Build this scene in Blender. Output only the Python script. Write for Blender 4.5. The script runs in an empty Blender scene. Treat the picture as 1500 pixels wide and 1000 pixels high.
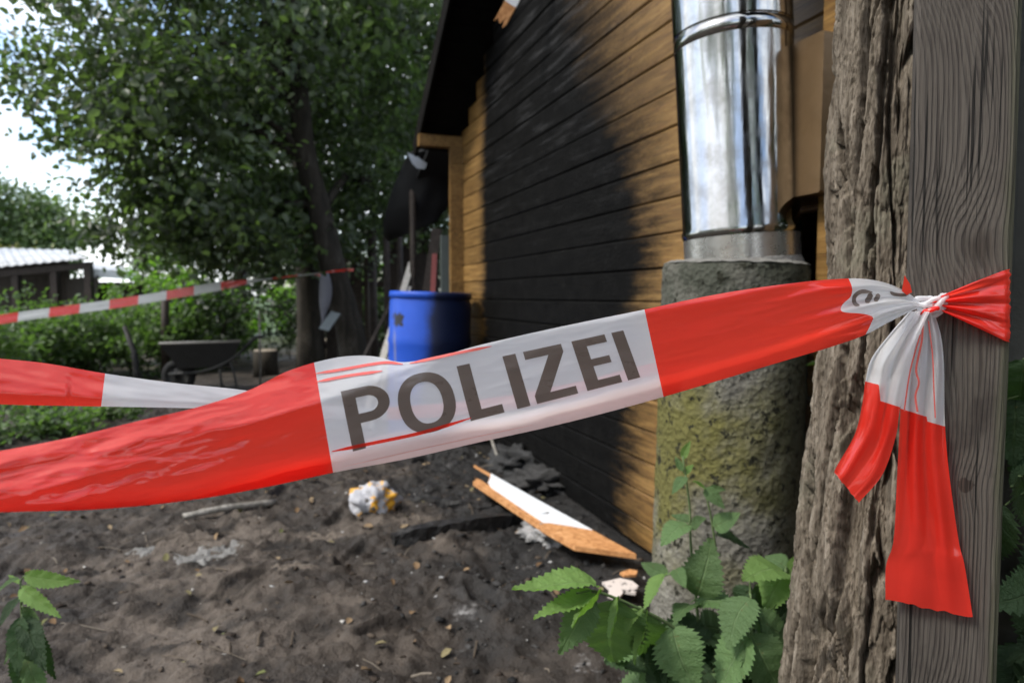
import bpy, math, random
import numpy as np
from mathutils import Vector, Matrix, noise as mn

rnd = random.Random(7)
RS = np.random.RandomState(11)
S = bpy.context.scene
COL = S.collection

# ------------------------------------------------------------------ camera
FPX = 1000.0
PITCH = math.atan(66 / FPX)
CAM = Vector((0, 0, 1.0))
cd = bpy.data.cameras.new('camera'); cam = bpy.data.objects.new('camera', cd); COL.objects.link(cam)
cam.location = CAM
cam.rotation_euler = (math.pi / 2 - PITCH, 0, 0)
cd.sensor_width = 36; cd.lens = 24; cd.clip_start = 0.02; cd.clip_end = 2000
cd.dof.use_dof = True; cd.dof.focus_distance = 0.66; cd.dof.aperture_fstop = 6.8
S.camera = cam

# ------------------------------------------------------------------ world, sun, exposure
SUN_AZ = math.radians(-112)      # measured from +Y (view direction) towards +X; negative = left
SUN_EL = math.radians(50)
w = bpy.data.worlds.new('World'); S.world = w; w.use_nodes = True
nt = w.node_tree; nt.nodes.clear()
out = nt.nodes.new('ShaderNodeOutputWorld'); bg = nt.nodes.new('ShaderNodeBackground')
sky = nt.nodes.new('ShaderNodeTexSky'); sky.sky_type = 'NISHITA'; sky.sun_disc = False
sky.sun_elevation = SUN_EL; sky.sun_rotation = SUN_AZ
sky.dust_density = 2.0
tc = nt.nodes.new('ShaderNodeTexCoord'); mp = nt.nodes.new('ShaderNodeMapping')
mp.inputs['Scale'].default_value = (1, 1, 2.2)
no = nt.nodes.new('ShaderNodeTexNoise'); no.inputs['Scale'].default_value = 2.3; no.inputs['Detail'].default_value = 7
rp = nt.nodes.new('ShaderNodeValToRGB'); rp.color_ramp.elements[0].position = .42; rp.color_ramp.elements[1].position = .60
mx = nt.nodes.new('ShaderNodeMix'); mx.data_type = 'RGBA'
mx.inputs[7].default_value = (6.6, 6.85, 7.2, 1)
nt.links.new(tc.outputs['Generated'], mp.inputs[0]); nt.links.new(mp.outputs[0], no.inputs['Vector'])
nt.links.new(no.outputs[0], rp.inputs[0]); nt.links.new(rp.outputs[0], mx.inputs[0])
nt.links.new(sky.outputs[0], mx.inputs[6]); nt.links.new(mx.outputs[2], bg.inputs[0])
bg.inputs[1].default_value = 0.15
nt.links.new(bg.outputs[0], out.inputs[0])
sd = bpy.data.lights.new('sun', 'SUN'); so = bpy.data.objects.new('sun', sd); COL.objects.link(so)
sd.energy = 1.8; sd.angle = math.radians(15); sd.color = (1, .95, .87)
sv = Vector((math.sin(SUN_AZ) * math.cos(SUN_EL), math.cos(SUN_AZ) * math.cos(SUN_EL), math.sin(SUN_EL)))
so.rotation_euler = sv.to_track_quat('Z', 'Y').to_euler()
S.view_settings.view_transform = 'Standard'; S.view_settings.look = 'None'
S.view_settings.exposure = 1.3; S.view_settings.gamma = 1.0
S.view_settings.use_curve_mapping = False
S.render.engine = 'CYCLES'
S.cycles.use_denoising = True
S.cycles.max_bounces = 8; S.cycles.transparent_max_bounces = 8
S.cycles.sample_clamp_indirect = 6

# ------------------------------------------------------------------ pixel helpers (pixel of the 1500x1000 photograph -> direction)
def pdir(x, y):
    dx, dy = (x - 750) / FPX, (500 - y) / FPX
    return Vector((dx, math.cos(PITCH) + dy * math.sin(PITCH), -math.sin(PITCH) + dy * math.cos(PITCH)))
def px(x, y, Y):
    d = pdir(x, y); return CAM + d * (Y / d.y)
def pz(x, y, z=0.0):
    d = pdir(x, y); return CAM + d * ((z - 1.0) / d.z)
P0 = pz(945, 805)
_v = pdir(400, 434); WD = Vector((_v.x, _v.y, 0)).normalized()       # along the gable wall, away from the camera
WN = Vector((-WD.y, WD.x, 0))                                          # out of the wall
if WN.dot(-P0) < 0: WN = -WN
def wp(s, z, o=0.0):
    return Vector((P0.x + WD.x * s + WN.x * o, P0.y + WD.y * s + WN.y * o, z))
def pw(x, y, o=0.0):       # wall plane hit -> (s, z)
    d = pdir(x, y); k = (P0 + WN * o - CAM).dot(WN) / d.dot(WN); p = CAM + d * k
    return (p - P0).dot(WD), p.z

# ------------------------------------------------------------------ object helpers
def tag(o, label=None, cat=None, group=None, kind=None):
    if label: o['label'] = label
    if cat: o['category'] = cat
    if group: o['group'] = group
    if kind: o['kind'] = kind
    return o
def empty(name, loc, label, cat, group=None):
    o = bpy.data.objects.new(name, None); COL.objects.link(o); o.location = loc
    o.empty_display_size = .1
    return tag(o, label, cat, group)
def wloc(o):
    v = Vector(o.location)
    while o.parent is not None:
        o = o.parent; v = v + Vector(o.location)
    return v
def mesh(name, verts, faces, mats, parent=None, smooth=False, mi=None):
    """verts in world space"""
    off = wloc(parent) if parent is not None else None
    v = np.asarray([tuple(p) for p in verts], dtype=np.float64) if not isinstance(verts, np.ndarray) else verts
    if off is None:
        c = v.mean(0); c[2] = v[:, 2].min(); base = Vector(c)
    else:
        base = off
    v = v - np.array(base)
    me = bpy.data.meshes.new(name)
    if isinstance(faces, np.ndarray):
        n, k = faces.shape
        me.vertices.add(len(v)); me.vertices.foreach_set('co', v.ravel().astype(np.float32))
        me.loops.add(n * k); me.loops.foreach_set('vertex_index', faces.ravel().astype(np.int32))
        me.polygons.add(n); me.polygons.foreach_set('loop_start', np.arange(0, n * k, k, dtype=np.int32))
        me.update(calc_edges=True)
    else:
        me.from_pydata(v.tolist(), [], faces); me.update()
    for m in (mats if isinstance(mats, (list, tuple)) else [mats]): me.materials.append(m)
    if mi is not None: me.polygons.foreach_set('material_index', np.asarray(mi, dtype=np.int32))
    if smooth: me.polygons.foreach_set('use_smooth', np.ones(len(me.polygons), dtype=bool))
    o = bpy.data.objects.new(name, me); COL.objects.link(o)
    if parent is not None: o.parent = parent
    else: o.location = base
    return o
def box_vf(o, ax, ay, az, bev=0.0):
    """box from corner-centre o with full axis vectors; bev cuts edges running along ax"""
    o, ax, ay, az = Vector(o), Vector(ax), Vector(ay), Vector(az)
    ly, lz = ay.length, az.length
    b = bev
    if b <= 0: prof = [(-.5, -.5), (.5, -.5), (.5, .5), (-.5, .5)]
    else:
        p, q = b / ly, b / lz
        prof = [(-.5 + p, -.5), (.5 - p, -.5), (.5, -.5 + q), (.5, .5 - q), (.5 - p, .5), (-.5 + p, .5), (-.5, .5 - q), (-.5, -.5 + q)]
    n = len(prof); v = []
    for e in (-.5, .5):
        for (a, c) in prof: v.append(o + ax * e + ay * a + az * c)
    f = [(i, (i + 1) % n, n + (i + 1) % n, n + i) for i in range(n)]
    f.append(tuple(range(n - 1, -1, -1))); f.append(tuple(range(n, 2 * n)))
    return v, f
def box(name, o, ax, ay, az, m, parent=None, bev=0.0):
    v, f = box_vf(o, ax, ay, az, bev); return mesh(name, v, f, m, parent)
def join(*vfs):
    V, Fc = [], []
    for v, f in vfs:
        k = len(V); V += list(v); Fc += [tuple(i + k for i in q) for q in f]
    return V, Fc
def tube_vf(pts, rad, seg=8, rough=0.0, cap=True, seed=0):
    pts = [Vector(p) for p in pts]; n = len(pts)
    if not hasattr(rad, '__len__'): rad = [rad] * n
    V, Fc = [], []
    t0 = (pts[1] - pts[0]).normalized()
    up = Vector((0, 0, 1)) if abs(t0.z) < .9 else Vector((1, 0, 0))
    a = t0.cross(up).normalized()
    for i, p in enumerate(pts):
        t = (pts[min(i + 1, n - 1)] - pts[max(i - 1, 0)]).normalized()
        a = (a - t * a.dot(t)).normalized(); b = t.cross(a)
        for k in range(seg):
            an = 2 * math.pi * k / seg; r = rad[i]
            d = a * math.cos(an) + b * math.sin(an)
            if rough: r *= 1 + rough * mn.noise((p + d * r) * (3 / max(r * 4, .02)) + Vector((seed, 0, 0)))
            V.append(p + d * r)
    for i in range(n - 1):
        for k in range(seg):
            k2 = (k + 1) % seg
            Fc.append((i * seg + k, i * seg + k2, (i + 1) * seg + k2, (i + 1) * seg + k))
    if cap:
        Fc.append(tuple(range(seg - 1, -1, -1))); Fc.append(tuple((n - 1) * seg + k for k in range(seg)))
    return V, Fc
def tube(name, pts, rad, m, parent=None, seg=8, rough=0.0, smooth=True, seed=0):
    v, f = tube_vf(pts, rad, seg, rough, True, seed); return mesh(name, v, f, m, parent, smooth)
def lathe_vf(base, axis, prof, seg=32):
    axis = Vector(axis).normalized(); a = axis.orthogonal().normalized(); b = axis.cross(a)
    V, Fc = [], []
    for (r, h) in prof:
        for k in range(seg):
            an = 2 * math.pi * k / seg
            V.append(Vector(base) + axis * h + (a * math.cos(an) + b * math.sin(an)) * r)
    for i in range(len(prof) - 1):
        for k in range(seg):
            k2 = (k + 1) % seg; Fc.append((i * seg + k, i * seg + k2, (i + 1) * seg + k2, (i + 1) * seg + k))
    return V, Fc
def catmull(pts, n):
    pts = [Vector(p) for p in pts]; P = [pts[0] * 2 - pts[1]] + pts + [pts[-1] * 2 - pts[-2]]; o = []
    for i in range(1, len(P) - 2):
        for k in range(n):
            t = k / n
            o.append(.5 * ((2 * P[i]) + (P[i + 1] - P[i - 1]) * t + (2 * P[i - 1] - 5 * P[i] + 4 * P[i + 1] - P[i + 2]) * t * t + (3 * P[i] - P[i - 1] - 3 * P[i + 1] + P[i + 2]) * t ** 3))
    o.append(pts[-1]); return o
def sstep(a, b, x):
    t = np.clip((np.asarray(x, float) - a) / (b - a), 0, 1); return t * t * (3 - 2 * t)
def interp(tab):
    xs = [p[0] for p in tab]; ys = [p[1] for p in tab]
    # smooth monotone-ish cubic through table
    m = np.gradient(np.array(ys, float), np.array(xs, float))
    def f(x):
        x = np.clip(x, xs[0], xs[-1]); i = min(max(int(np.searchsorted(xs, x)) - 1, 0), len(xs) - 2)
        h = xs[i + 1] - xs[i]; t = (x - xs[i]) / h
        return ((2 * t ** 3 - 3 * t * t + 1) * ys[i] + (t ** 3 - 2 * t * t + t) * h * m[i] + (-2 * t ** 3 + 3 * t * t) * ys[i + 1] + (t ** 3 - t * t) * h * m[i + 1])
    return f
# numpy value noise
_T = RS.rand(256, 256)
def vn(x, y):
    xi = np.floor(x).astype(int); yi = np.floor(y).astype(int); fx = x - xi; fy = y - yi
    fx = fx * fx * (3 - 2 * fx); fy = fy * fy * (3 - 2 * fy)
    g = lambda a, b: _T[a & 255, b & 255]
    return (g(xi, yi) * (1 - fx) + g(xi + 1, yi) * fx) * (1 - fy) + (g(xi, yi + 1) * (1 - fx) + g(xi + 1, yi + 1) * fx) * fy - .5
def fbm(x, y, o=4, g=.5):
    r = 0; a = 1.0
    for i in range(o):
        r = r + a * vn(x + 17.3 * i, y + 9.1 * i); x = x * 2.03; y = y * 2.03; a *= g
    return r

# ------------------------------------------------------------------ material helpers
class M:
    def __init__(self, name):
        self.m = bpy.data.materials.new(name); self.m.use_nodes = True; self.t = self.m.node_tree
        self.b = self.t.nodes['Principled BSDF']; self.out = self.t.nodes['Material Output']
    def n(self, ty, **kw):
        nd = self.t.nodes.new(ty)
        for k, v in kw.items(): setattr(nd, k, v)
        return nd
    def L(self, a, b): self.t.links.new(a, b)
    def sock(self, s, v):
        if hasattr(v, 'is_output') or isinstance(v, bpy.types.NodeSocket): self.L(v, s)
        else:
            if isinstance(v, (tuple, list)) and len(v) == 3 and s.type == 'RGBA': v = (*v, 1)
            s.default_value = v
    def pos(self): return self.n('ShaderNodeNewGeometry').outputs['Position']
    def obj(self): return self.n('ShaderNodeTexCoord').outputs['Object']
    def uv(self): return self.n('ShaderNodeTexCoord').outputs['UV']
    def mapv(self, v, scale=(1, 1, 1), loc=(0, 0, 0), rot=(0, 0, 0)):
        q = self.n('ShaderNodeMapping'); q.inputs['Scale'].default_value = scale; q.inputs['Location'].default_value = loc
        q.inputs['Rotation'].default_value = rot; self.L(v, q.inputs[0]); return q.outputs[0]
    def noise(self, v, scale, detail=4, rough=.55, dist=0):
        q = self.n('ShaderNodeTexNoise'); self.L(v, q.inputs['Vector']); q.inputs['Scale'].default_value = scale
        q.inputs['Detail'].default_value = detail; q.inputs['Roughness'].default_value = rough; q.inputs['Distortion'].default_value = dist
        return q.outputs[0]
    def vor(self, v, scale, feature='F1', out='Distance', rnd=1):
        q = self.n('ShaderNodeTexVoronoi', feature=feature); self.L(v, q.inputs['Vector']); q.inputs['Scale'].default_value = scale
        q.inputs['Randomness'].default_value = rnd
        return q.outputs[out]
    def math(self, op, a, b=0.0, c=0.0):
        q = self.n('ShaderNodeMath', operation=op)
        for i, v in enumerate((a, b, c)):
            self.sock(q.inputs[i], v)
        return q.outputs[0]
    def ramp(self, f, stops):
        q = self.n('ShaderNodeValToRGB'); e = q.color_ramp.elements
        while len(e) < len(stops): e.new(.5)
        for i, (p, c) in enumerate(stops):
            e[i].position = p; e[i].color = (*c, 1) if len(c) == 3 else c
        self.L(f, q.inputs[0]); return q.outputs[0]
    def gray(self, f, a, b):
        q = self.n('ShaderNodeMapRange', interpolation_type='SMOOTHSTEP'); self.sock(q.inputs[0], f)
        q.inputs[1].default_value = a; q.inputs[2].default_value = b; return q.outputs[0]
    def mix(self, f, a, b):
        q = self.n('ShaderNodeMix', data_type='RGBA'); self.sock(q.inputs[0], f); self.sock(q.inputs[6], a); self.sock(q.inputs[7], b); return q.outputs[2]
    def mul(self, a, b):
        q = self.n('ShaderNodeMix', data_type='RGBA', blend_type='MULTIPLY'); q.inputs[0].default_value = 1
        self.sock(q.inputs[6], a); self.sock(q.inputs[7], b); return q.outputs[2]
    def bump(self, h, strength=.5, dist=.01, prev=None):
        q = self.n('ShaderNodeBump'); q.inputs['Strength'].default_value = strength; q.inputs['Distance'].default_value = dist
        self.L(h, q.inputs['Height'])
        if prev is not None: self.L(prev, q.inputs['Normal'])
        return q.outputs[0]
    def set(self, col=None, rough=None, normal=None, metal=None, spec=None):
        if col is not None: self.sock(self.b.inputs['Base Color'], col)
        if rough is not None: self.sock(self.b.inputs['Roughness'], rough)
        if normal is not None: self.L(normal, self.b.inputs['Normal'])
        if metal is not None: self.b.inputs['Metallic'].default_value = metal
        if spec is not None: self.b.inputs['Specular IOR Level'].default_value = spec
        return self.m
    def islrand(self): return self.n('ShaderNodeNewGeometry').outputs['Random Per Island']
    def objrand(self): return self.n('ShaderNodeObjectInfo').outputs['Random']
    def sep(self, v):
        q = self.n('ShaderNodeSeparateXYZ'); self.L(v, q.inputs[0]); return q.outputs
    def comb(self, x, y, z):
        q = self.n('ShaderNodeCombineXYZ')
        for i, v in enumerate((x, y, z)): self.sock(q.inputs[i], v)
        return q.outputs[0]

def simple(name, col, rough=.7, metal=0, var=.25, scale=8, bump=.2, spec=.3):
    m = M(name); p = m.obj(); f = m.noise(p, scale, 5)
    c = m.mix(f, tuple(x * (1 - var) for x in col), tuple(min(1, x * (1 + var)) for x in col))
    m.set(c, rough, m.bump(m.noise(p, scale * 6, 3), bump, .01), metal, spec); return m.m

# ------------------------------------------------------------------ materials
def wall_wood(name='stained_boards', soot=True):
    m = M(name); P = m.pos(); x, y, z = m.sep(P)
    s = m.math('ADD', m.math('MULTIPLY', m.math('SUBTRACT', x, P0.x), WD.x), m.math('MULTIPLY', m.math('SUBTRACT', y, P0.y), WD.y))
    o = m.math('ADD', m.math('MULTIPLY', m.math('SUBTRACT', x, P0.x), WN.x), m.math('MULTIPLY', m.math('SUBTRACT', y, P0.y), WN.y))
    r = m.objrand()
    q = m.comb(m.math('ADD', m.math('MULTIPLY', s, .9), m.math('MULTIPLY', r, 37)), m.math('MULTIPLY', o, 12), m.math('MULTIPLY', z, 14))
    g = m.noise(q, 3.2, 6, .62, .8)
    g2 = m.noise(q, 14, 4, .6)
    c = m.ramp(g, [(.28, (.075, .040, .011)), (.5, (.175, .098, .029)), (.74, (.27, .162, .054))])
    c = m.mix(m.gray(g2, .52, .72), c, (.11, .05, .016))
    tint = m.math('MULTIPLY_ADD', r, .5, .72)
    c = m.mul(c, m.comb(tint, tint, tint))
    kn = m.vor(m.comb(m.math('ADD', m.math('MULTIPLY', s, 1.0), m.math('MULTIPLY', r, 11)), 0, m.math('MULTIPLY', z, 1.6)), 3.4)
    c = m.mix(m.gray(kn, .05, .025), c, (.07, .03, .012))
    rough = .5
    if soot:
        n1 = m.noise(m.comb(s, o, z), 2.6, 5, .6); n2 = m.noise(m.comb(m.math('MULTIPLY', s, 3), o, m.math('MULTIPLY', z, 22)), 1.3, 4, .6)
        nn = m.math('ADD', m.math('MULTIPLY', m.math('SUBTRACT', n1, .5), .22), m.math('MULTIPLY', m.math('SUBTRACT', n2, .5), .50))
        # right border of the soot as a curve of the height
        fc = m.n('ShaderNodeFloatCurve'); cv = fc.mapping.curves[0]
        tab = [(0, .14), (.35, .10), (.75, .05), (1.1, -.01), (1.5, .0), (1.8, .11), (2.05, .26), (2.35, .38), (2.6, .46), (3.5, .55)]
        pts = [(zz / 4, (ss + .5) / 4) for zz, ss in tab]
        while len(cv.points) < len(pts): cv.points.new(.5, .5)
        for i, pp in enumerate(pts): cv.points[i].location = pp
        fc.mapping.update()
        m.L(m.math('DIVIDE', z, 4.0), fc.inputs['Value'])
        bord = m.math('SUBTRACT', m.math('MULTIPLY', fc.outputs[0], 4.0), .5)
        wide = m.math('MULTIPLY_ADD', m.gray(z, 1.3, 2.3), .36, .20)
        nn = m.math('MULTIPLY_ADD', m.math('SUBTRACT', r, .5), .16, nn)
        d = m.math('DIVIDE', m.math('ADD', m.math('SUBTRACT', s, bord), nn), wide)
        right = m.math('POWER', m.gray(d, -.9, 1.0), .8)
        left = m.gray(m.math('ADD', s, m.math('MULTIPLY', nn, .5)), 2.34, 2.12)
        k = m.math('MULTIPLY', right, left)
        ch = m.noise(m.comb(m.math('MULTIPLY', s, 2), o, m.math('MULTIPLY', z, 3)), 5, 6, .65)
        grey = m.ramp(ch, [(.35, (.0028, .0027, .0026)), (.6, (.0055, .0053, .005)), (.8, (.016, .016, .016))])
        hi = m.noise(m.comb(m.math('MULTIPLY', s, 1.2), o, m.math('MULTIPLY', z, 16)), 1.6, 5, .6)
        grey = m.mix(m.math('MULTIPLY', m.gray(hi, .5, .75), m.gray(z, 1.0, 2.3)), grey, (.040, .040, .041))
        c = m.mix(k, c, grey)
        gr = m.noise(m.comb(s, o, m.math('MULTIPLY', z, 6)), 9, 4)
        rough = m.math('MULTIPLY_ADD', k, .14, .5)
        al = m.vor(m.comb(m.math('MULTIPLY', s, 26), m.math('MULTIPLY', o, 20), m.math('MULTIPLY', z, 48)), 1.0, 'DISTANCE_TO_EDGE')
        chb = m.math('MULTIPLY', m.gray(al, .0, .22), m.math('MULTIPLY', k, m.gray(m.noise(m.comb(s, o, z), 1.8, 4), .4, .6)))
        c = m.mix(m.math('MULTIPLY', m.math('MULTIPLY', m.gray(al, .07, .02), k), .6), c, (.0015, .0015, .0015))
    if soot: m.L(m.math('MULTIPLY_ADD', k, -.26, .32), m.b.inputs['Specular IOR Level'])
    m.set(c, rough, m.bump(g2, .35, .004, m.bump(chb, .22, .006, m.bump(g, .25, .006)) if soot else m.bump(g, .25, .006)))
    return m.m
MW = wall_wood()
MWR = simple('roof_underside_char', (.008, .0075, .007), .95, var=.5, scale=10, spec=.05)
MROOF = simple('bitumen_roof', (.03, .03, .032), .85, var=.3, scale=30, bump=.6)
MDARK = simple('gap_blocker_dark', (.01, .009, .008), .9)

def soil():
    m = M('burnt_soil'); P = m.pos(); x, y, z = m.sep(P)
    n1 = m.noise(P, 1.3, 6, .6); n2 = m.noise(P, 6, 6, .65); n3 = m.noise(P, 28, 5, .65); n4 = m.noise(P, 110, 4, .6)
    c = m.ramp(n2, [(.3, (.010, .0078, .006)), (.5, (.027, .0208, .0158)), (.72, (.060, .047, .036))])
    c = m.mix(m.math('MULTIPLY', m.gray(n1, .48, .62), m.gray(n2, .36, .54)), c, (.105, .085, .068))
    c = m.mix(m.gray(n3, .55, .75), c, (.025, .019, .014))
    hgt = m.gray(z, -.03, .045)
    c = m.mix(m.math('MULTIPLY', hgt, .22), c, (.075, .059, .046))
    # char and ash close to the burnt wall
    o = m.math('ADD', m.math('MULTIPLY', m.math('SUBTRACT', x, P0.x), WN.x), m.math('MULTIPLY', m.math('SUBTRACT', y, P0.y), WN.y))
    s = m.math('ADD', m.math('MULTIPLY', m.math('SUBTRACT', x, P0.x), WD.x), m.math('MULTIPLY', m.math('SUBTRACT', y, P0.y), WD.y))
    jit = m.math('MULTIPLY', m.math('SUBTRACT', n1, .5), 1.3)
    k = m.math('MULTIPLY', m.gray(m.math('ADD', o, jit), .95, .5), m.math('MULTIPLY', m.gray(s, 2.9, 2.2), m.gray(s, -.9, -.2)))
    char = m.ramp(n3, [(.35, (.006, .006, .006)), (.6, (.016, .015, .014)), (.8, (.05, .048, .046))])
    c = m.mix(m.math('MULTIPLY', k, .93), c, char)
    ash = m.math('MULTIPLY', m.gray(m.noise(P, 3.1, 6, .7), .63, .72), m.math('MULTIPLY', m.gray(m.math('ADD', o, jit), 1.9, 1.2), m.gray(s, 3.2, 2.6)))
    c = m.mix(m.math('MULTIPLY', ash, .6), c, (.34, .33, .32))
    # leaf litter and moss green away from the fire
    gr = m.math('MULTIPLY', m.gray(m.noise(P, 1.7, 5, .65), .5, .62), m.gray(o, 2.6, 3.4))
    c = m.mix(m.math('MULTIPLY', gr, .7), c, (.035, .055, .018))
    far = m.gray(y, 11, 20)
    c = m.mix(far, c, (.06, .10, .03))
    b = m.bump(n4, .8, .007, m.bump(n3, .9, .015, m.bump(n2, .6, .04)))
    m.set(c, m.math('MULTIPLY_ADD', m.gray(n1, .35, .6), .3, .55), b, spec=.3); return m.m
MSOIL = soil()

def leafmat(name, cols, trans=.35, rough=.45, backcol=None):
    m = M(name); r = m.islrand()
    n = len(cols); c = m.ramp(r, [(i / (n - 1), cc) for i, cc in enumerate(cols)])
    m.set(c, rough, spec=.35)
    tr = m.n('ShaderNodeBsdfTranslucent')
    m.L(m.mul(c, (1.3, 1.75, .6)), tr.inputs[0])
    ms = m.n('ShaderNodeMixShader'); ms.inputs[0].default_value = trans
    m.L(m.b.outputs[0], ms.inputs[1]); m.L(tr.outputs[0], ms.inputs[2]); m.L(ms.outputs[0], m.out.inputs[0])
    return m.m
ML_MAIN = leafmat('broadleaf', [(.042, .055, .034), (.066, .086, .050), (.090, .114, .062), (.092, .110, .080), (.125, .158, .070)], .48, .34)
ML_DARK = leafmat('shade_leaf', [(.018, .028, .014), (.028, .042, .020), (.038, .058, .024)], .3)  # darker copy: shade of the background painted into the leaf colour
ML_BUSH = leafmat('scrub_leaf', [(.055, .086, .036), (.085, .128, .050), (.120, .172, .066), (.080, .112, .054)], .42)
ML_LIT = leafmat('sunlit_leaf', [(.10, .19, .03), (.15, .25, .045), (.20, .30, .06)], .45)  # sunlight on the bushes behind is painted into the leaf colour
ML_FAR = leafmat('hazy_far_leaf', [(.07, .105, .05), (.10, .14, .06), (.13, .17, .075)], .25)  # lightened leaf colour paints the haze of distance
ML_HEATH = leafmat('dry_scrub_leaf', [(.13, .14, .05), (.17, .16, .07), (.20, .15, .09)], .25)

def bark(name, a, b, c, sc=1.0):
    m = M(name); p = m.obj(); q = m.mapv(p, (22 * sc, 22 * sc, 5 * sc))
    f = m.noise(q, 1.6, 6, .65, .6); v = m.vor(m.mapv(p, (30 * sc, 30 * sc, 6 * sc)), 1.0, 'DISTANCE_TO_EDGE')
    fine = m.noise(m.mapv(p, (60 * sc, 60 * sc, 22 * sc)), 3, 5, .65)
    col = m.ramp(f, [(.3, a), (.52, b), (.75, c)])
    col = m.mix(m.gray(fine, .45, .75), col, tuple(x * .55 for x in b))
    m.set(col, .85, m.bump(fine, .7, .004, m.bump(f, .6, .012)), spec=.2); return m.m
MBARK_DK = bark('shaded_bark', (.012, .010, .008), (.032, .027, .02), (.07, .062, .05), .35)

# ------------------------------------------------------------------ ground
FOOT = [(-.95, 2.35, 1.1), (-.62, 2.62, 1.3), (-.78, 3.15, 1.2), (-.42, 3.4, 1.0), (-1.45, 2.75, .4), (-.1, 2.25, 2.0), (-1.2, 3.5, 1.6), (-.35, 2.05, .6), (-1.75, 3.3, 1.9), (-.55, 4.1, 1.4)]
def ground_h(x, y):
    x = np.asarray(x, float); y = np.asarray(y, float)
    near = 1 - sstep(7, 16, np.hypot(x, y))
    h = .055 * fbm(x * 1.1 + 3, y * 1.1, 3) + .050 * fbm(x * 3.7, y * 3.7 + 7, 3) * near
    clod = fbm(x * 9 + .6 * vn(x * 5, y * 5), y * 9, 5, .6); h = h + .034 * np.abs(clod) * near
    h = h + near * (.026 * np.maximum(0, fbm(x * 24 + 9, y * 24, 4, .6)) + .016 * (fbm(x * 6 + 2, y * 6 + 3, 2) > .22) * vn(x * 40, y * 40)) 
    for (fx, fy, fa_) in FOOT:
        c_, s_ = math.cos(fa_), math.sin(fa_); u_ = (x - fx) * c_ + (y - fy) * s_; v_ = -(x - fx) * s_ + (y - fy) * c_
        q_ = np.sqrt((u_ / .14) ** 2 + (v_ / (.048 - .10 * u_ * .3)) ** 2)
        h = h - .026 * (1 - sstep(.75, 1.0, q_)) + .012 * np.exp(-((q_ - 1.15) / .16) ** 2)
    o = (x - P0.x) * WN.x + (y - P0.y) * WN.y
    h = h * (1 - .6 * sstep(.35, .0, o))
    return h - .018 * near
def gz(x, y): return float(ground_h(x, y))
def gp(x, y, dz=0.0):       # pixel -> point on the uneven ground
    p = pz(x, y, 0.0)
    for _ in range(3): p = pz(x, y, gz(p.x, p.y) + dz)
    return p
def warp(a, near_half, n_near, far, n_far):
    inner = np.linspace(-near_half, near_half, n_near)
    k = np.linspace(0, 1, n_far + 1)[1:]; outer = near_half + (far - near_half) * k ** 3.2
    return np.concatenate([-outer[::-1], inner, outer]) + a
gx = warp(-.9, 2.6, 470, 420, 34); gy = warp(3.9, 2.6, 520, 420, 34)
X, Y = np.meshgrid(gx, gy, indexing='ij'); Z = ground_h(X, Y)
V = np.stack([X, Y, Z], -1).reshape(-1, 3); ny = len(gy)
idx = np.arange(len(gx) * ny).reshape(len(gx), ny)
Fq = np.stack([idx[:-1, :-1], idx[1:, :-1], idx[1:, 1:], idx[:-1, 1:]], -1).reshape(-1, 4)
g = mesh('ground', V, Fq, MSOIL, None, True); tag(g, 'uneven dark brown trampled soil with ash and clods', kind='structure')

# ------------------------------------------------------------------ cabin
SL, SR = 2.80, -1.06          # far and near end of the gable wall along WD
EAVE, PITCHR = 2.20, math.tan(math.radians(33))
SM = (SL + SR) / 2
def rake(s): return EAVE + PITCHR * (min(SL - s, s - SR))
cabin = empty('timber_cabin', wp(SM, 0, -1.5), 'burnt timber board cabin with black soot across its honey brown gable', 'cabin')
BH, Z0 = .126, .096
hole = (-.62, -1.0, 1.045, 1.205)
k = -1
UP = Vector((0, 0, 1))
while True:
    za = max(Z0 + BH * k, .0) if k < 0 else Z0 + BH * k; zb = Z0 + BH * (k + 1); k += 1
    if za > EAVE + PITCHR * (SL - SR) / 2: break
    cut = 0 if zb <= EAVE else (zb - EAVE) / PITCHR
    a, b = SL - cut, SR + cut
    if a - b < .15: break
    zc = (za + zb) / 2; hh = zb - za - .003
    jit = rnd.uniform(-.0025, .0025)
    def board(a, b):
        n = max(4, int((a - b) / .5))
        # slightly bowed board made of sections
        VV, FF = [], []
        prof = [(-.5, -.043), (-.5, -.005), (-.45, 0.0), (.44, 0.0), (.5, -.006), (.5, -.043)]
        for i in range(n + 1):
            s = b + (a - b) * i / n; w_ = .0022 * mn.noise(Vector((s * 1.3, zc * 9, 3))) + jit
            dz = .0016 * mn.noise(Vector((s * 1.7, zc * 5, 8)))
            for (q, oo) in prof: VV.append(wp(s, zc + q * hh + dz * (1 if abs(q) < .5 else 1), oo + w_))
        m_ = len(prof)
        for i in range(n):
            for j in range(m_):
                j2 = (j + 1) % m_; FF.append((i * m_ + j, (i + 1) * m_ + j, (i + 1) * m_ + j2, i * m_ + j2))
        FF.append(tuple(range(m_))); FF.append(tuple(n * m_ + j for j in range(m_ - 1, -1, -1)))
        mesh('board', VV, FF, MW, cabin)
    if za < hole[3] - .02 and zb > hole[2] + .02:
        board(a, hole[0]); board(hole[1], b)
    else: board(a, b)
# crossing log ends at the far corner and the near corner
for sc_, nm in ((SL - .07, 1), (SR + .07, 1)):
    for k in range(-1, 17):
        za = Z0 + BH * (k + .5); v, f = box_vf(wp(sc_, za, .05), WD * .044, WN * .10, UP * (BH - .0015), 0)
        if za < EAVE - .05: mesh('board_end', v, f, MW, cabin)
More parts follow.
